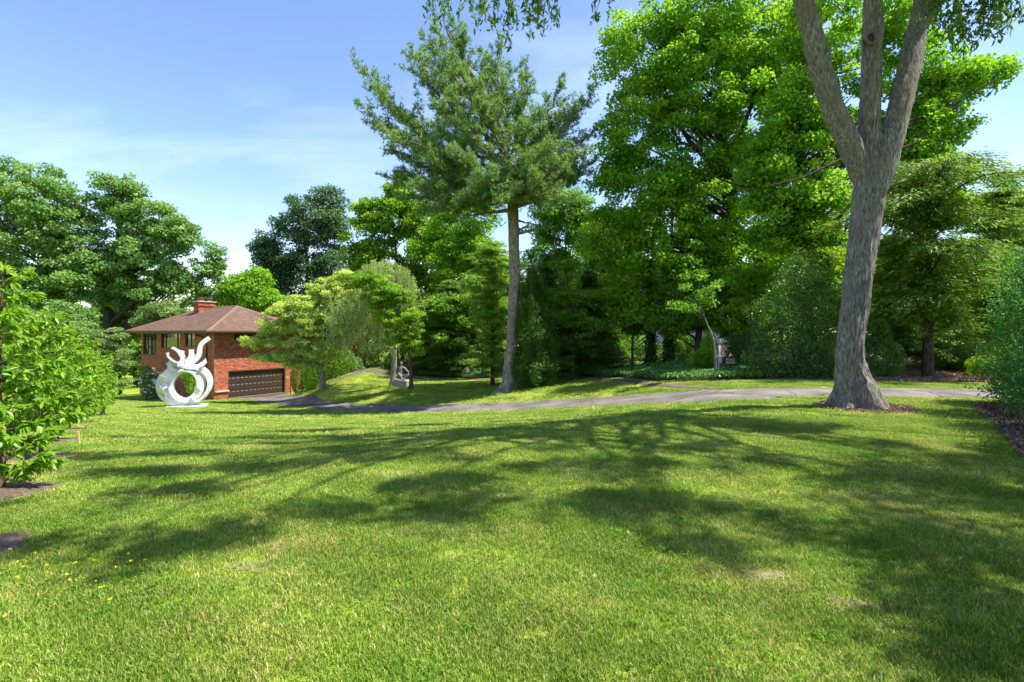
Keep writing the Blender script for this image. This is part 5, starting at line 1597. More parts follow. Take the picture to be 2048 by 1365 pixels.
for lab, px, d, lob, mat, seed in [
    ('understory tree with layered leaves right of the yew', 1145, 28.5, [(1140, 640, 44, 22), (1180, 600, 44, 22), (1120, 590, 36, 22), (1200, 650, 40, 18), (1160, 680, 40, 16), (1130, 540, 36, 24)], 'maple_mid', 251),
    ('understory tree with spreading leaves beneath the bright maple', 1265, 29, [(1250, 560, 50, 26), (1300, 560, 44, 24), (1260, 620, 50, 20), (1220, 590, 36, 22), (1320, 650, 40, 16)], 'maple', 252),
    ('understory tree in shade over the boulders', 925, 38.5, [(930, 640, 44, 24), (890, 610, 36, 24), (960, 600, 36, 24), (905, 680, 40, 18)], 'maple_mid', 253),
    ('understory tree with pale leaves before the feathery evergreen', 965, 36, [(975, 620, 30, 24), (955, 560, 30, 24), (985, 680, 24, 24), (1000, 550, 24, 26)], 'cedar', 254),
    ('leafy tree between the ivy trunk and the holly', 1510, 24.5, [(1500, 560, 50, 26), (1540, 600, 44, 26), (1480, 620, 40, 20), (1560, 540, 40, 26)], 'maple', 255),
    ('light leafed tree behind the holly against the grey trunk', 1650, 22, [(1650, 520, 44, 30), (1620, 560, 40, 24), (1670, 600, 30, 34), (1640, 640, 34, 20)], 'lime', 256)]:
    broadleaf('understory_tree', lab, px, d, [(px, 690), (px + 4, 620), (px - 3, lob[0][1])], .08, lob, 130, 62, .45 * d / 30, .13 * (d / 30), M[mat], M['bark_dark'], seed, n_limbs=26, flat=.45, group='understory trees at the wood edge')
for lab, px, d, lob, seed in [
    ('dark ivy trunk standing before the pale house, left of two', 1302, 30, [(1300, 600, 46, 34), (1270, 655, 40, 16), (1330, 560, 46, 34), (1290, 540, 40, 30)], 261),
    ('dark ivy trunk standing before the pale house, right of two', 1338, 29, [(1360, 600, 44, 30), (1385, 650, 30, 18), (1340, 650, 26, 14), (1370, 540, 44, 30)], 262)]:
    broadleaf('ivy_tree', lab, px, d, [(px, 680), (px + 2, 600), (px + 5, 500), (px + 8, 400)], .22, lob, 130, 70, .5, .14, M['maple_mid'], M['bark_dark'], seed, n_limbs=16, ivy=(.02, .7, 3600), flat=.45, slope=.3)
bush_px('understory_shrub', 'loose shrub half hiding the pale house wall', 34, [(1265, 690, 36, 26, 0, .9), (1240, 670, 26, 26, .5, .8)], 5200, .12, 'maple_mid', 263, 1265, lump=.35, depth=.5)
# crooked little trunk beside the post
broadleaf('slim_tree', 'slim crooked light trunked sapling beside the grey post', 1431, 20.6, [(1430, 700), (1424, 670), (1415, 650), (1405, 620), (1395, 580)], .05, [(1400, 580, 40, 30), (1370, 610, 40, 22), (1430, 590, 30, 24)], 22, 50, .3, .10, M['maple_mid'], M['bark_light'], 57, n_limbs=14, flare=1.2)
# background copses that close the horizon behind
for i, (lab, px, d, lob, mat, seed) in enumerate([
    ('bright green maple with airy crown left of the pine', 790, 50, [(790, 440, 70, 50), (740, 480, 50, 60), (850, 450, 60, 60), (800, 390, 40, 45), (730, 420, 30, 30), (880, 520, 70, 60), (770, 560, 80, 60), (850, 600, 80, 50), (720, 560, 40, 50)], 'lime', 61),
    ('dark dense oak behind the dogwoods with notched crown', 610, 66, [(620, 440, 70, 50), (570, 490, 60, 50), (650, 400, 40, 22), (670, 460, 30, 45), (530, 500, 35, 25), (600, 550, 80, 50), (540, 560, 40, 40), (660, 540, 40, 50)], 'oak_dark', 62),
    ('small bright tree peeking above the brick house roof', 490, 58, [(495, 590, 50, 40), (460, 610, 30, 30), (530, 610, 40, 30), (510, 560, 25, 18)], 'maple', 63),
]):
    broadleaf('background_tree', lab, px, d, [(px, 620), (px + 4, 540), (px - 4, lob[0][1])], .32, lob, 360, 120, .9 * d / 55, .27, M[mat], M['bark_dark'], seed, n_limbs=40, inner=.4)
broadleaf('oak_tree', 'broad spreading oak at the left edge behind the young trees', 70, 56, [(85, 620), (95, 540), (80, 460), (60, 380)], .5,
          [(60, 390, 90, 70), (-30, 420, 80, 90), (120, 450, 60, 70), (30, 500, 110, 60), (130, 540, 70, 60), (60, 590, 100, 50), (-30, 560, 60, 70), (150, 400, 30, 35)], 520, 130, 1.0, .27, M['oak'], M['bark_dark'], 64, n_limbs=40, inner=.4)
broadleaf('oak_tree', 'broad dark green oak rising behind the brick house chimney', 215, 58, [(215, 620), (220, 560), (235, 500), (240, 430), (245, 380)], .5,
          [(235, 385, 50, 45), (290, 430, 60, 50), (220, 450, 50, 50), (340, 470, 50, 40), (380, 490, 36, 26), (270, 520, 80, 50), (410, 545, 44, 24), (360, 560, 60, 30), (200, 540, 60, 60), (420, 585, 50, 30), (260, 590, 90, 35), (435, 520, 22, 24)], 460, 130, .95, .27, M['oak'], M['bark_dark'], 65, n_limbs=60, inner=.4,
          extra_stems=[([(222, 560), (270, 540), (330, 520), (380, 510)], .2, .04), ([(220, 580), (290, 575), (360, 560), (420, 550)], .18, .04)])
for i, (lab, px, d, lob) in enumerate([
    ('pale green rounded tree behind the roof beside the chimney', 330, 56, [(330, 630, 55, 26), (300, 645, 40, 22), (365, 640, 30, 22)]),
    ('hazy green tree low behind the left end of the house', 240, 60, [(240, 640, 50, 30), (200, 650, 40, 30), (270, 655, 30, 24)]),
    ('dull green tree low at the far left behind the saplings', 100, 50, [(100, 640, 70, 40), (40, 650, 60, 40), (160, 650, 50, 36)])]):
    broadleaf('background_tree', lab, px, d, [(px, 690), (px, 640)], .2, lob, 100, 120, .8, .22, M['pale' if i == 0 else 'oak'], M['bark_dark'], 66 + i, n_limbs=10)
# far belt of trees that ends the view
rng = np.random.default_rng(70)
proto = None
ORD = ['first', 'second', 'third', 'fourth', 'fifth', 'sixth', 'seventh', 'eighth', 'ninth', 'tenth', 'eleventh', 'twelfth', 'thirteenth', 'fourteenth', 'fifteenth', 'sixteenth', 'seventeenth', 'eighteenth', 'nineteenth', 'twentieth', 'twenty first', 'twenty second', 'twenty third', 'twenty fourth']
for i in range(24):
    x = -84 + i * 6.6 + rng.uniform(-1.2, 1.2); y = 80 + rng.uniform(-5, 7) - (0 if x < 10 else 10)
    z = gz(x, y)
    if proto is None:
        proto = empty('belt_tree', (x, y, z))
        mb2 = MB(); S = np.array([(0, 0, -.2), (0.1, 0, 4), (0, .1, 9)], float); S = spline(S, 12); mb2.tube(S, np.linspace(.3, .08, 12), 7, cap=False)
        L2 = [(np.array(c_), np.array(r_)) for c_, r_ in [((0, 0, 7), (4, 4, 3)), ((-2.5, 0, 5), (3, 3, 2.4)), ((2.6, 0, 5.4), (3, 3, 2.6)), ((.5, 0, 10), (2.8, 2.8, 2)), ((0, 0, 3), (4.2, 3.4, 2))]]
        cc, cd = clump_centres(L2, 170, rng, .5)
        limbs(mb2, S, np.linspace(.3, .08, 12), cc[:16], rng)
        V, F, A = clump_leaves(cc, cd, 90, .95, .32, .9, rng, tmpl='tri')
        mesh_arrays('trunk', np.vstack(mb2.V), [np.array(f) for f in mb2.F.values()], M['bark_dark'], proto, smooth=True)
        mesh_arrays('crown', V, F, M['oak'], proto, var=A)
        o = proto; kids = list(proto.children)
    else:
        o = proto.copy(); COL.objects.link(o); o.location = (x, y, z)
        for ch in kids:
            c_ = ch.copy(); COL.objects.link(c_); c_.parent = o
    s_ = rng.uniform(1.0, 1.35); o.scale = (s_, s_, s_ * rng.uniform(.9, 1.1)); o.rotation_euler = (0, 0, rng.uniform(0, 6.28))
    tag(o, 'round headed tree, %s from the left in the distant belt' % ORD[i], 'tree', 'distant belt of trees')

# ------------------------------------------------------------------ dogwoods, weeping cherry, young tree on the lawn island
broadleaf('dogwood_tree', 'wide pale yellow green dogwood in front of the brick house garage', 646, 36, [(644, 740), (640, 715), (648, 690), (650, 650), (660, 610)], .20,
          [(560, 655, 50, 22), (520, 688, 44, 12), (610, 620, 62, 30), (660, 585, 56, 26), (590, 690, 60, 16), (700, 600, 46, 34), (640, 650, 64, 30), (600, 715, 62, 14), (545, 714, 40, 9), (700, 562, 38, 18), (690, 650, 46, 34), (565, 622, 40, 16), (640, 700, 46, 24), (620, 732, 44, 8)],
          640, 100, .42, .165, M['dogwood'], M['bark_light'], 71, n_limbs=46, flat=.5, up=.9, inner=.15, slope=.25, lo=.3, r0=.5, aspect=.62)
broadleaf('dogwood_tree', 'young bright green dogwood with slim brown trunk right of the statue', 822, 32, [(822, 750), (820, 720), (815, 690), (805, 650), (790, 620)], .13,
          [(800, 640, 45, 28), (760, 600, 40, 24), (820, 680, 32, 22), (790, 590, 40, 22), (832, 704, 20, 10), (740, 560, 50, 22), (800, 686, 30, 12), (775, 640, 30, 22)],
          230, 110, .36, .14, M['dogwood2'], M['bark_red'], 72, n_limbs=26, flat=.45, up=1.0, inner=.2, slope=.5, lo=.4, aspect=.6,
          extra_stems=[([(812, 690), (808, 645), (780, 615), (750, 600), (715, 598)], .06, .02)])
# weeping cherry
rng = np.random.default_rng(73)
DW = 34.5
bw = np.array(GP(787, DW))
wc = empty('weeping_cherry', bw); tag(wc, 'weeping tree with trailing grey green branches left of the statue', 'tree')
mbw = MB()
stw = spline([P(786, 778, DW), P(788, 735, DW), P(788, 690, DW), P(780, 640, DW), P(765, 580, DW), P(760, 535, DW)], 26)
rw = np.linspace(.22, .05, 26); rw[:3] += [.12, .06, .02]
mbw.tube(stw, rw, 10, cap=False)
for lst, ra in [([(786, 645), (775, 625), (752, 612), (728, 600), (700, 590)], .10), ([(786, 640), (750, 625), (715, 625), (690, 632)], .07), ([(787, 700), (765, 690), (748, 672)], .08), ([(775, 600), (800, 570), (815, 545)], .06)]:
    mbw.tube(spline([P(a, b, DW - .3) for a, b in lst], 12), np.linspace(ra, .02, 12), 7, cap=False)
wl_, tw_ = [], []
for i in range(330):
    if i < 200:
        cx, cy = rng.normal(722, 34), rng.uniform(585, 640)
        ln = rng.uniform(40, 105)
    else:
        cx = rng.uniform(715, 830); cy = 518 + ((cx - 765) / 55) ** 2 * 26 + rng.uniform(0, 22); ln = rng.uniform(35, 120)
    dd_ = rng.uniform(-2.0, 1.6)
    a = P(cx, cy, DW + dd_)
    b = P(cx + rng.normal() * 14 - 6, min(cy + ln, 742), DW + dd_ + rng.normal() * .3)
    cur = curve3(a, np.array([.6 * a[0] + .4 * b[0], .5 * (a[1] + b[1]), a[2] - .1]), b, 8)
    tw_.append(cur)
    m_ = int(ln * 1.35)
    f_ = rng.uniform(0, 1, m_)
    C = np.stack([np.interp(f_, np.linspace(0, 1, 8), cur[:, k]) for k in range(3)], 1) + .06 * rng.normal(size=(m_, 3))
    wl_.append(leaves(C, rng.normal(size=(m_, 3)) + [0, -.4, .3], rng.uniform(.09, .15, m_), .3, rng, 'tri', droop=1.6, var=rng.normal(.5, .2, m_)))
mesh_arrays('trunk', np.vstack(mbw.V) - bw, [np.array(f) for f in mbw.F.values()], M['bark_light'], wc, smooth=True)
mbt = MB()
for cur in tw_: mbt.tube(cur, np.linspace(.014, .007, 8), 4, cap=False)
mesh_arrays('trailing_twigs', np.vstack(mbt.V) - bw, [np.array(f) for f in mbt.F.values()], M['twig'], wc)
V, F, A = join(wl_)
mesh_arrays('crown', V - bw, F, M['weep'], wc, var=A)

# ------------------------------------------------------------------ shrubs round the house
bush_px('clipped_bush', 'rounded clipped bush with sunlit top beside the garage', 41.0, [(603, 758, 20, 36, 0, .9)], 7000, .085, 'box', 81, 603, lump=.04, depth=.12)
bush_px('clipped_bush', 'taller clipped bush between the rounded one and the dogwood trunk', 39.5, [(630, 758, 19, 36, 0, .8), (640, 765, 14, 26, 0, .6)], 7500, .085, 'box', 82, 630, lump=.05, depth=.14)
bush_px('leafy_shrub', 'loose bright shrub behind the dogwood trunk', 40, [(664, 735, 24, 40, 0, 1), (682, 720, 20, 40, .6, .9)], 6500, .12, 'box', 83, 664, lump=.2)
bush_px('leafy_shrub', 'blue green spreading shrub at the foot of the path steps', 42, [(705, 735, 24, 20, 0, .9), (692, 728, 20, 24, .4, .8)], 5200, .12, 'shrub', 84, 705, lump=.2)
bush_px('leafy_shrub', 'dark shrub at the top of the garden path', 45, [(760, 715, 26, 30, 0, 1.1), (738, 712, 20, 28, .6, 1)], 6000, .13, 'yew', 85, 760, lump=.2)
bush_px('leafy_shrub', 'dark shrub behind the statue', 42.5, [(815, 735, 24, 26, 0, .9), (785, 728, 18, 24, .3, .8)], 5200, .12, 'shrub', 86, 815, lump=.2)
bush_px('red_leaf_shrub', 'purple red leaved shrub in shade above the path', 47, [(722, 700, 16, 22, 0, .8)], 3000, .12, 'redleaf', 87, 722, lump=.2)
bush_px('red_leaf_shrub', 'reddish shrub against the wall right of the garage', 42.6, [(588, 722, 14, 10, 0, .5), (600, 730, 10, 8, 0, .4)], 1800, .10, 'redleaf', 88, 588, lump=.2)
ros = bush_px('rose_bush', 'dark climbing shrub dotted with white flowers on the left house wall', 43.5, [(300, 770, 20, 26, 0, .7), (290, 750, 14, 20, .3, .6), (318, 782, 14, 16, .3, .5)], 5200, .11, 'shrub', 89, 300, lump=.2)
rng = np.random.default_rng(90)
Lr = lobe_px(43.5, [(300, 770, 19, 25, 0, .75), (315, 757, 10, 14, -.3, .4)])
cf, df = clump_centres(Lr, 60, rng, .92)
V, F, A = clump_leaves(cf, df, 9, .10, .10, .9, rng)
mesh_arrays('blossom', V - np.array(ros.location), F, M['petal'], ros, var=A)
bush_px('leafy_shrub', 'bright sprig of shrub growing behind the white sculpture ring', 39.0, [(388, 765, 14, 30, 0, .6), (378, 748, 16, 14, 0, .5), (398, 785, 9, 18, 0, .4)], 3400, .12, 'dogwood2', 91, 390, lump=.25)

# ------------------------------------------------------------------ understory behind the ground cover
for i, (lab, px, d, L, mat) in enumerate([
    ('dark leafy understory shrub left of the boulders', 870, 41.5, [(870, 725, 36, 34, 0, 1.4)], 'maple_mid'),
    ('shadowed rhododendron behind the pale boulder', 935, 42.5, [(935, 715, 40, 34, 0, 1.4)], 'shrub'),
    ('bright low shrub immediately left of the pine foot', 1000, 37, [(998, 728, 18, 26, 0, .7)], 'box'),
    ('dark understory shrub right of the yew', 1150, 36, [(1150, 715, 46, 34, 0, 1.4)], 'shrub'),
    ('dark understory shrub below the tall hemlock', 1225, 34, [(1225, 712, 44, 34, 0, 1.3)], 'maple_mid'),
    ('low shrub under the ivy clad maple', 1300, 33, [(1300, 712, 44, 26, 0, 1.2)], 'shrub'),
    ('sunlit green shrub before the pale house', 1365, 31, [(1362, 695, 34, 34, 0, 1.1)], 'maple'),
    ('leafy vine shrub left of the slim crooked trunk', 1418, 23, [(1418, 700, 16, 34, 0, .4), (1400, 720, 20, 20, .3, .4)], 'maple'),
    ('dark shrub behind the bird feeder', 1480, 23.5, [(1480, 700, 34, 40, 0, .9), (1510, 690, 30, 50, .4, .9)], 'holly'),
    ('dark shrub deep between the holly and the grey trunk', 1680, 21.5, [(1680, 700, 40, 60, 0, 1.0)], 'holly'),
    ('dim shrub at the back under the right evergreen', 1830, 24, [(1830, 690, 60, 45, 0, 1.0)], 'shrub'),
    ('dim shrub at the far right behind the hedge end', 1940, 23, [(1940, 690, 60, 50, 0, 1.0)], 'shrub'),
    ('tangled dark shrub on the bank right of the evergreen trunk', 1900, 20.5, [(1900, 715, 40, 30, 0, .8)], 'hemlock'),
]):
    bush_px('understory_shrub', lab, d, L, 5200, .11 if d > 28 else .085, mat, 100 + i, px, lump=.34, depth=.5)

# ------------------------------------------------------------------ ground cover
rng = np.random.default_rng(120)
gc_poly = np.array([XY(a, b) for a, b in [(1545, 18.9), (1500, 19.1), (1440, 19.4), (1330, 21.5), (1256, 25.4), (1180, 29.2), (1100, 32.2), (1000, 35.2), (900, 38.2), (835, 39.8), (835, 42), (900, 43), (1000, 41), (1100, 38.5), (1200, 36), (1300, 32), (1380, 28), (1450, 24), (1545, 21)]])
n = 260000
x = rng.uniform(gc_poly[:, 0].min(), gc_poly[:, 0].max(), n); y = rng.uniform(gc_poly[:, 1].min(), gc_poly[:, 1].max(), n)
k = inside(gc_poly, x, y); x, y = x[k][:62000], y[k][:62000]
h = .10 + .22 * rng.uniform(0, 1, len(x)) ** .6 + .06 * np.sin(x * 2.3) * np.sin(y * 1.9)
C = np.c_[x, y, ground(x, y) + h]
V, F, A = leaves(C, np.array([0, -.1, .9]) + .55 * rng.normal(size=C.shape), rng.uniform(.09, .16, len(x)), .5, rng, 'tri', var=rng.normal(.45, .2, len(x)))
tag(mesh_arrays('ground_cover', V, F, M['pachy'], var=A), 'low glossy green ground cover in the bed behind the lawn', 'ground cover', kind='stuff')

# ------------------------------------------------------------------ saplings along the left
def sapling(i, label, x, y, H, R, nleaf, size, mat, seed):
    rng = np.random.default_rng(seed)
    z = gz(x, y); b = np.array([x, y, z])
    root = empty('young_cherry', b); tag(root, label, 'young tree', 'row of young trees on the left lawn')
    mb = MB()
    S = spline([b - [0, 0, .1], b + [.02, 0, .5], b + [-.03, .02, H * .5], b + [.03, 0, H * .97]], 16)
    mb.tube(S, np.linspace(.042, .008, 16) * (H / 2.4), 8, cap=False)
    LV = []
    nb = 46
    for j in range(nb):
        f = (.12 if i < 2 else .24) + (.86 if i < 2 else .74) * j / nb
        A = np.array([np.interp(f, np.linspace(0, 1, 16), S[:, q]) for q in range(3)])
        az = j * 2.4 + rng.normal() * .3
        L = R * (1.12 - .75 * ((f - .38) / .6) ** 2 if f > .38 else .85 + .7 * (f - .2)) * rng.uniform(.65, 1.15)
        L = max(L, .16)
        E = A + np.array([math.cos(az) * L, math.sin(az) * L, L * rng.uniform(.15, .75)])
        cur = curve3(A, .5 * (A + E) + [0, 0, -.05 * L], E, 8)
        mb.tube(cur, np.linspace(.012, .003, 8), 5, cap=False)
        m_ = int(nleaf / nb * (.4 + L / R))
        g = rng.uniform(.18, 1.03, m_)
        C = np.stack([np.interp(g, np.linspace(0, 1, 8), cur[:, q]) for q in range(3)], 1)
        o_ = unit(rng.normal(size=(m_, 3)) + 1.2 * unit(E - A)); o_[:, 2] -= .25
        sz = size * rng.uniform(.6, 1.2, m_)
        C = C + o_ * (sz * .55)[:, None]
        LV.append(leaves(C, np.array([0, 0, 1.0]) + .45 * rng.normal(size=(m_, 3)), sz, .44, rng, 'lance', tang=o_, droop=.25, var=rng.normal(.45, .2, m_)))
    m_ = 20
    o_ = unit(rng.normal(size=(m_, 3)) + [0, 0, 1.0])
    LV.append(leaves(S[-1] + o_ * .08, rng.normal(size=(m_, 3)) + [0, 0, 1], rng.uniform(.06, .1, m_), .4, rng, 'lance', tang=o_, var=rng.normal(.8, .1, m_)))
    V, F, A = join(LV)
    finish_tree(root, mb, M['bark_red'], V, F, A, M[mat])
    # mulch ring
    ang = np.linspace(0, 2 * PI, 40, endpoint=False)
    rr = .48 * (1 + .12 * np.sin(3 * ang + seed) + .06 * np.sin(7 * ang))
    G = [(x, y)] + [(x + r * math.cos(a), y + r * math.sin(a)) for a, r in zip(ang, rr)]
    G2 = [(x + .6 * r * math.cos(a), y + .6 * r * math.sin(a)) for a, r in zip(ang, rr)]
    G = np.array(G + G2); zz = ground(G[:, 0], G[:, 1]); zz[0] += .06; zz[41:] += .055; zz[1:41] += .005
    F_ = []
    for q in range(40):
        w = (q + 1) % 40
        F_.append((0, 41 + q, 41 + w)); F_ += [(41 + q, 1 + q, 1 + w), (41 + q, 1 + w, 41 + w)]
    tag(mesh_arrays('terrain', np.c_[G, zz], np.array(F_), M['mulch'], smooth=True), kind='structure')


sapling(0, 'nearest young tree at the left edge, only its mulch ring in view', -4.15, 3.72, 1.3, .26, 320, .09, 'sapling', 131)
sapling(1, 'leafy young tree filling the left edge, tallest and nearest in view', -5.50, 5.5, 2.45, .56, 3600, .105, 'sapling', 132)
sapling(2, 'second young tree from the left edge in the row', -7.55, 8.2, 2.3, .72, 2600, .11, 'sapling', 133)
sapling(3, 'third young tree in the row, its mulch ring in full sun', -9.7, 10.9, 2.45, .86, 2600, .115, 'sapling', 134)
sapling(4, 'fourth young tree in the row beside the wooden stake', -12.3, 14.2, 2.7, 1.05, 2500, .125, 'sapling', 135)
sapling(5, 'fifth young tree in the row, before the pale dogwoods', -15.0, 17.6, 2.8, 1.2, 2200, .14, 'sapling', 136)
sapling(6, 'sixth young tree in the row, nearing the house', -17.7, 21.2, 2.8, 1.2, 1700, .15, 'sapling', 137)
sapling(7, 'farthest young tree of the row, nearest the house', -20.6, 25.0, 2.8, 1.25, 1500, .16, 'sapling', 138)
for i, (lab, px, d, lob) in enumerate([
    ('pale kousa dogwood spreading in front of the left end of the house', 205, 27, [(215, 700, 45, 26), (180, 680, 45, 28), (240, 735, 30, 18), (190, 730, 50, 26), (225, 765, 34, 18), (170, 770, 50, 24), (235, 670, 30, 12)]),
    ('pale dogwood behind the row of young trees', 110, 24, [(120, 670, 60, 30), (90, 720, 60, 40), (150, 720, 40, 40), (60, 660, 40, 24), (130, 770, 50, 30)])]):
    broadleaf('kousa_dogwood', lab, px, d, [(px, 770), (px + 2, 720), (px, 680)], .09, lob, 150, 110, .36, .115, M['pale'], M['bark_light'], 141 + i, n_limbs=26, flat=.35, up=1.1, aspect=.55, slope=.4, inner=.15)

# ------------------------------------------------------------------ the dense hedge on the right
rng = np.random.default_rng(150)
hp = [(11.3, 11.0), (10.2, 9.6), (9.15, 8.0), (8.3, 6.5), (7.9, 5.0), (7.5, 3.4), (7.2, 1.6), (7.0, -.4)]
for i, (hx, hy) in enumerate(hp):
    z = gz(hx, hy)
    hh = 3.0 + .35 * math.sin(i * 2.1) + (-.45 if i == 0 else 0)
    vis = i < 5
    lobs = [(np.array([hx + .1, hy, z + hh * .5]), np.array([1.0, 1.05, hh * .52])), (np.array([hx + .25, hy + .2, z + hh * .82]), np.array([.8, .8, hh * .26])), (np.array([hx - .25, hy - .15, z + .55]), np.array([.8, .85, .6]))]
    shrub('hedge_shrub', ['upright hedge shrub at the end of the mulch bed by the driveway', 'second hedge shrub back from the driveway along the mulch bed', 'third hedge shrub back from the driveway, at the right frame edge',
                          'fourth hedge shrub back from the driveway', 'fifth hedge shrub back from the driveway', 'sixth hedge shrub back from the driveway', 'seventh hedge shrub back from the driveway', 'last hedge shrub back from the driveway, level with the viewer'][i],
          lobs, 11000 if vis else 3500, .085 if vis else .14, M['hedge'], 151 + i, (hx, hy, z), aspect=.42, cat='hedge', group='hedge along the right side', lump=.34, depth=.5, tmpl='rhomb' if vis else 'tri', droop=.3)
# mulch chips on the bed
n = 60000
x = rng.uniform(4, 12, n); y = rng.uniform(0, 12, n)
k = inside(BR, x, y) & (x < 11) & (y > 2)
x, y = x[k][:9000], y[k][:9000]
C = np.c_[x, y, ground(x, y) + .05 + .03 * rng.uniform(0, 1, len(x))]
V, F, A = leaves(C, np.array([0, 0, 1.0]) + .4 * rng.normal(size=C.shape), rng.uniform(.03, .11, len(x)), .32, rng, 'rhomb', var=rng.uniform(0, 1, len(x)) ** 1.4)
tag(mesh_arrays('bark_mulch', V, F, M['chip'], var=A), 'loose shredded bark mulch under the right hedge', 'mulch', kind='stuff')
# fallen needles / leaves under the right evergreen
x = rng.uniform(straw_poly[:, 0].min(), straw_poly[:, 0].max(), 16000); y = rng.uniform(straw_poly[:, 1].min(), straw_poly[:, 1].max(), 16000)
k = inside(straw_poly, x, y); x, y = x[k], y[k]
C = np.c_[x, y, ground(x, y) + .075]
V, F, A = leaves(C, np.array([0, 0, 1.0]) + .3 * rng.normal(size=C.shape), rng.uniform(.06, .13, len(x)), .35, rng, 'rhomb', var=rng.uniform(.2, 1, len(x)))
tag(mesh_arrays('leaf_litter', V, F, M['chip'], var=A), 'dry brown leaf litter under the right evergreen', 'leaf litter', kind='stuff')

# ------------------------------------------------------------------ grass
rng = np.random.default_rng(160)
tuft_col = bpy.data.collections.new('grass_tufts')
for t in range(8):
    nb = 96
    r = .13 * np.sqrt(rng.uniform(0, 1, nb)); a = rng.uniform(0, 2 * PI, nb)
    bx, by = r * np.cos(a), r * np.sin(a)
    hgt = rng.uniform(.016, .038, nb); w = rng.uniform(.0018, .0034, nb)
    la = rng.uniform(0, 2 * PI, nb); lean = hgt * rng.uniform(.2, 1.1, nb)
    wa = la + PI / 2 + rng.normal(size=nb) * .5
    dx, dy = np.cos(wa) * w, np.sin(wa) * w
    V = np.stack([np.c_[bx - dx, by - dy, np.full(nb, -.008)], np.c_[bx + dx, by + dy, np.full(nb, -.008)],
                  np.c_[bx + dx * .8 + np.cos(la) * lean * .35, by + dy * .8 + np.sin(la) * lean * .35, hgt * .62],
                  np.c_[bx - dx * .8 + np.cos(la) * lean * .35, by - dy * .8 + np.sin(la) * lean * .35, hgt * .62],
                  np.c_[bx + np.cos(la) * lean, by + np.sin(la) * lean, hgt]], 1).reshape(-1, 3)
    i5 = np.arange(nb)[:, None] * 5
    F4 = i5 + np.array([0, 1, 2, 3]); F3 = i5 + np.array([3, 2, 4])
    o = mesh_arrays('grass_tuft', V, [F4, F3], M['blade'], var=np.repeat(rng.uniform(0, 1, nb) * (1 if t else 1), 5))
    COL.objects.unlink(o); tuft_col.objects.link(o)

pts, scl = [], []
for d0, d1, dens, sxy, szz in [(.8, 5, 230, .85, 1.0), (5, 10, 95, 1.15, 1.05), (10, 20, 30, 1.9, 1.15), (20, 45, 7, 3.6, 1.3)]:
    ymax = d1; xm_ = d1 * 1.08 + 1.5
    n = int(dens * 2 * xm_ * (d1 - d0))
    x = rng.uniform(-xm_, xm_, n); y = rng.uniform(d0, d1, n)
    k = np.abs(x) < y * 1.08 + 1.5
    x, y = x[k], y[k]
    jx, jy = x + .09 * rng.normal(size=len(x)), y + .09 * rng.normal(size=len(x))
    bad = inside(drive_poly, jx, jy) | inside(path_poly, x, y) | inside(steps_poly, x, y) | inside(BB, x, y) | inside(BR, jx, jy)
    bad |= np.hypot(x - b1[0], y - b1[1]) < .62 + .1 * rng.normal(size=len(x))
    bad |= np.hypot(x - bp0[0], y - bp0[1]) < .6
    for sx_, sy_ in [(-4.15, 3.72), (-5.42, 5.5), (-7.55, 8.2), (-9.7, 10.9), (-12.3, 14.2), (-15.0, 17.6), (-17.7, 21.2), (-20.6, 25.0)]:
        bad |= np.hypot(x - sx_, y - sy_) < .46
    lx = (x - cw) * math.cos(HU) + (y - cd_) * math.sin(HU); ly = -(x - cw) * math.sin(HU) + (y - cd_) * math.cos(HU)
    bad |= (lx > -.1) & (lx < 16) & (ly > -.1) & (ly < 14)
    # thin, worn spots
    thin = np.zeros(len(x), bool)
    for wx, wy, wr in [(1.62, 3.35, .16), (1.95, 3.0, .12), (-1.75, 3.5, .16), (-.1, 3.3, .10), (-1.0, 3.75, .08)]:
        thin |= (np.hypot((x - wx) / 1.6, y - wy) < wr) & (rng.uniform(0, 1, len(x)) < .5)
    bad |= thin
    x, y = x[~bad], y[~bad]
    pts.append(np.c_[x, y, ground(x, y)])
    s = rng.uniform(.75, 1.25, len(x))
    scl.append(np.c_[s * sxy, s * sxy, szz * rng.uniform(.75, 1.25, len(x))])
pts = np.vstack(pts); scl = np.vstack(scl)
me = bpy.data.meshes.new('grass')
me.vertices.add(len(pts)); me.vertices.foreach_set('co', pts.astype(np.float32).ravel())
at = me.attributes.new('tuft_scale', 'FLOAT_VECTOR', 'POINT'); at.data.foreach_set('vector', scl.astype(np.float32).ravel())
at = me.attributes.new('tuft_turn', 'FLOAT_VECTOR', 'POINT')
rot = np.zeros((len(pts), 3), np.float32); rot[:, 2] = rng.uniform(0, 2 * PI, len(pts)); at.data.foreach_set('vector', rot.ravel())
at = me.attributes.new('tuft_pick', 'INT', 'POINT'); at.data.foreach_set('value', rng.integers(0, 8, len(pts)).astype(np.int32))
go = bpy.data.objects.new('grass', me); COL.objects.link(go)
tag(go, 'mown green grass of the wide front lawn', 'grass', kind='stuff')
ng = bpy.data.node_groups.new('grass_tufts', 'GeometryNodeTree')
ng.interface.new_socket('Geometry', in_out='INPUT', socket_type='NodeSocketGeometry')
ng.interface.new_socket('Geometry', in_out='OUTPUT', socket_type='NodeSocketGeometry')
gi = ng.nodes.new('NodeGroupInput'); gout = ng.nodes.new('NodeGroupOutput')
ci = ng.nodes.new('GeometryNodeCollectionInfo'); ci.inputs['Collection'].default_value = tuft_col
ci.inputs['Separate Children'].default_value = True; ci.inputs['Reset Children'].default_value = True
ip = ng.nodes.new('GeometryNodeInstanceOnPoints'); ip.inputs['Pick Instance'].default_value = True


def named(n_, typ):
    a = ng.nodes.new('GeometryNodeInputNamedAttribute'); a.data_type = typ; a.inputs['Name'].default_value = n_
    return a.outputs['Attribute']


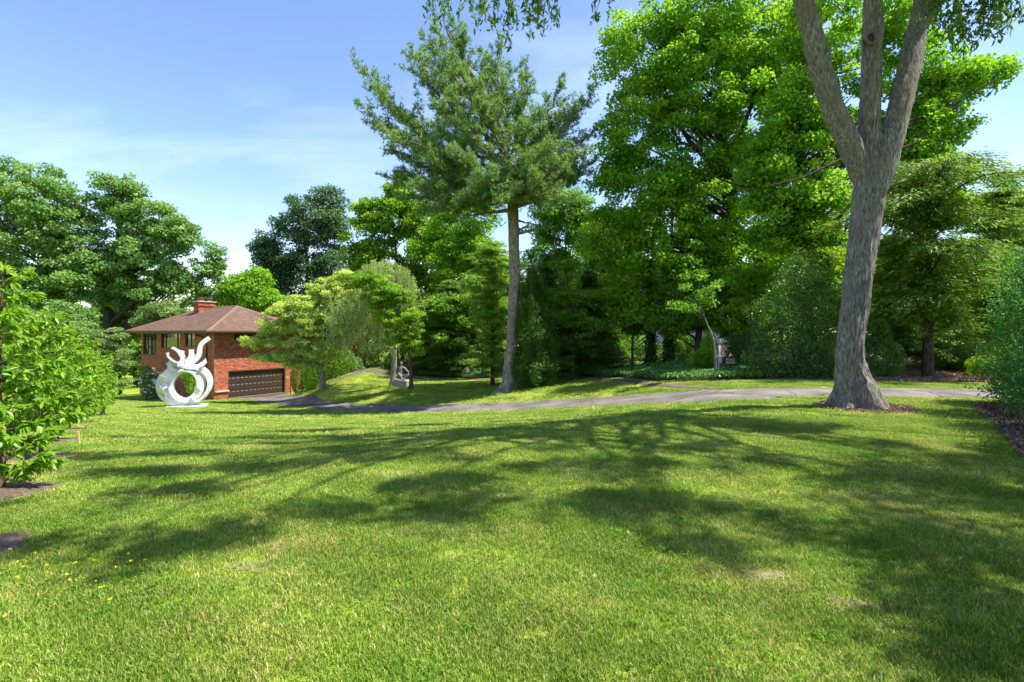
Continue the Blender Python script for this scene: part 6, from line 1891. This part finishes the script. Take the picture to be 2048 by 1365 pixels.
ng.links.new(gi.outputs[0], ip.inputs['Points']); ng.links.new(ci.outputs[0], ip.inputs['Instance'])
ng.links.new(named('tuft_pick', 'INT'), ip.inputs['Instance Index'])
ng.links.new(named('tuft_scale', 'FLOAT_VECTOR'), ip.inputs['Scale'])
e2r = ng.nodes.new('FunctionNodeEulerToRotation'); ng.links.new(named('tuft_turn', 'FLOAT_VECTOR'), e2r.inputs[0])
ng.links.new(e2r.outputs[0], ip.inputs['Rotation'])
ng.links.new(ip.outputs[0], gout.inputs[0])
md = go.modifiers.new('grass', 'NODES'); md.node_group = ng

# worn, straw-coloured spots in the turf
for wx, wy, wr in [(1.62, 3.35, .16), (1.95, 3.0, .12), (-1.75, 3.5, .16), (-.1, 3.3, .10), (-1.0, 3.75, .08)]:
    an_ = np.linspace(0, 2 * PI, 28, endpoint=False)
    rr_ = .62 * wr * (1 + .25 * np.sin(3 * an_ + wx) + .15 * np.sin(7 * an_ + wy))
    tag(sheet('terrain', np.c_[wx + 1.6 * rr_ * np.cos(an_), wy + rr_ * np.sin(an_)], 0.006, M['thatch'], 0.06, 0.0), kind='structure')
# yellow flowers in the grass, lower left
n = 46
x = np.r_[rng.normal(-3.05, .3, 32), rng.normal(-2.6, .3, 14)]; y = np.r_[rng.normal(3.25, .25, 32), rng.normal(3.3, .3, 14)]
C = np.c_[x, y, ground(x, y) + rng.uniform(.05, .09, n)]
V, F, A = clump_leaves(C, np.tile([0, 0, 1.0], (n, 1)), 6, .008, .014, .8, rng, flat=.3)
tag(mesh_arrays('lawn_flowers', V, F, M['yellow'], var=A), 'tiny yellow flowers scattered in the near left grass', 'flowers', kind='stuff')

# broad-leaved weeds and clover among the grass, and a few fallen leaves
n = 520
y = 2.0 + 9 * rng.uniform(0, 1, n) ** 1.3; x = rng.uniform(-1, 1, n) * (y + .6)
px_ = np.array([(-2.6, 3.0), (.9, 3.6), (2.0, 4.4), (-1.2, 5.2), (1.2, 2.6), (3.0, 5.2), (-3.6, 4.6), (0.2, 6.6)])
k = rng.integers(0, 8, n // 2); x[:n // 2] = px_[k, 0] + .35 * rng.normal(size=n // 2); y[:n // 2] = px_[k, 1] + .25 * rng.normal(size=n // 2)
ok = ~(inside(drive_poly, x, y) | inside(BR, x, y)) & (np.hypot(x - b1[0], y - b1[1]) > .9)
x, y = x[ok], y[ok]
C = np.c_[x, y, ground(x, y) + .035]
V, F, A = clump_leaves(C, np.tile([0, 0, 1.0], (len(C), 1)), 9, .035, .017, .75, rng, flat=.3, up=1.0, tmpl='lobed')
tag(mesh_arrays('clover', V, F, M['maple_mid'], var=A), 'patches of clover and small broad leaved weeds in the near lawn', 'clover', kind='stuff')
n = 48
y = 2.2 + 9 * rng.uniform(0, 1, n); x = rng.uniform(-1, 1, n) * y
C = np.c_[x, y, ground(x, y) + .045]
V, F, A = leaves(C, np.array([0, 0, 1.0]) + .5 * rng.normal(size=C.shape), rng.uniform(.02, .045, n), .55, rng, 'lobed', var=rng.uniform(.3, 1, n))
tag(mesh_arrays('fallen_leaves', V, F, M['chip'], var=A), 'scattered dry fallen leaves on the near lawn', 'fallen leaves', kind='stuff')
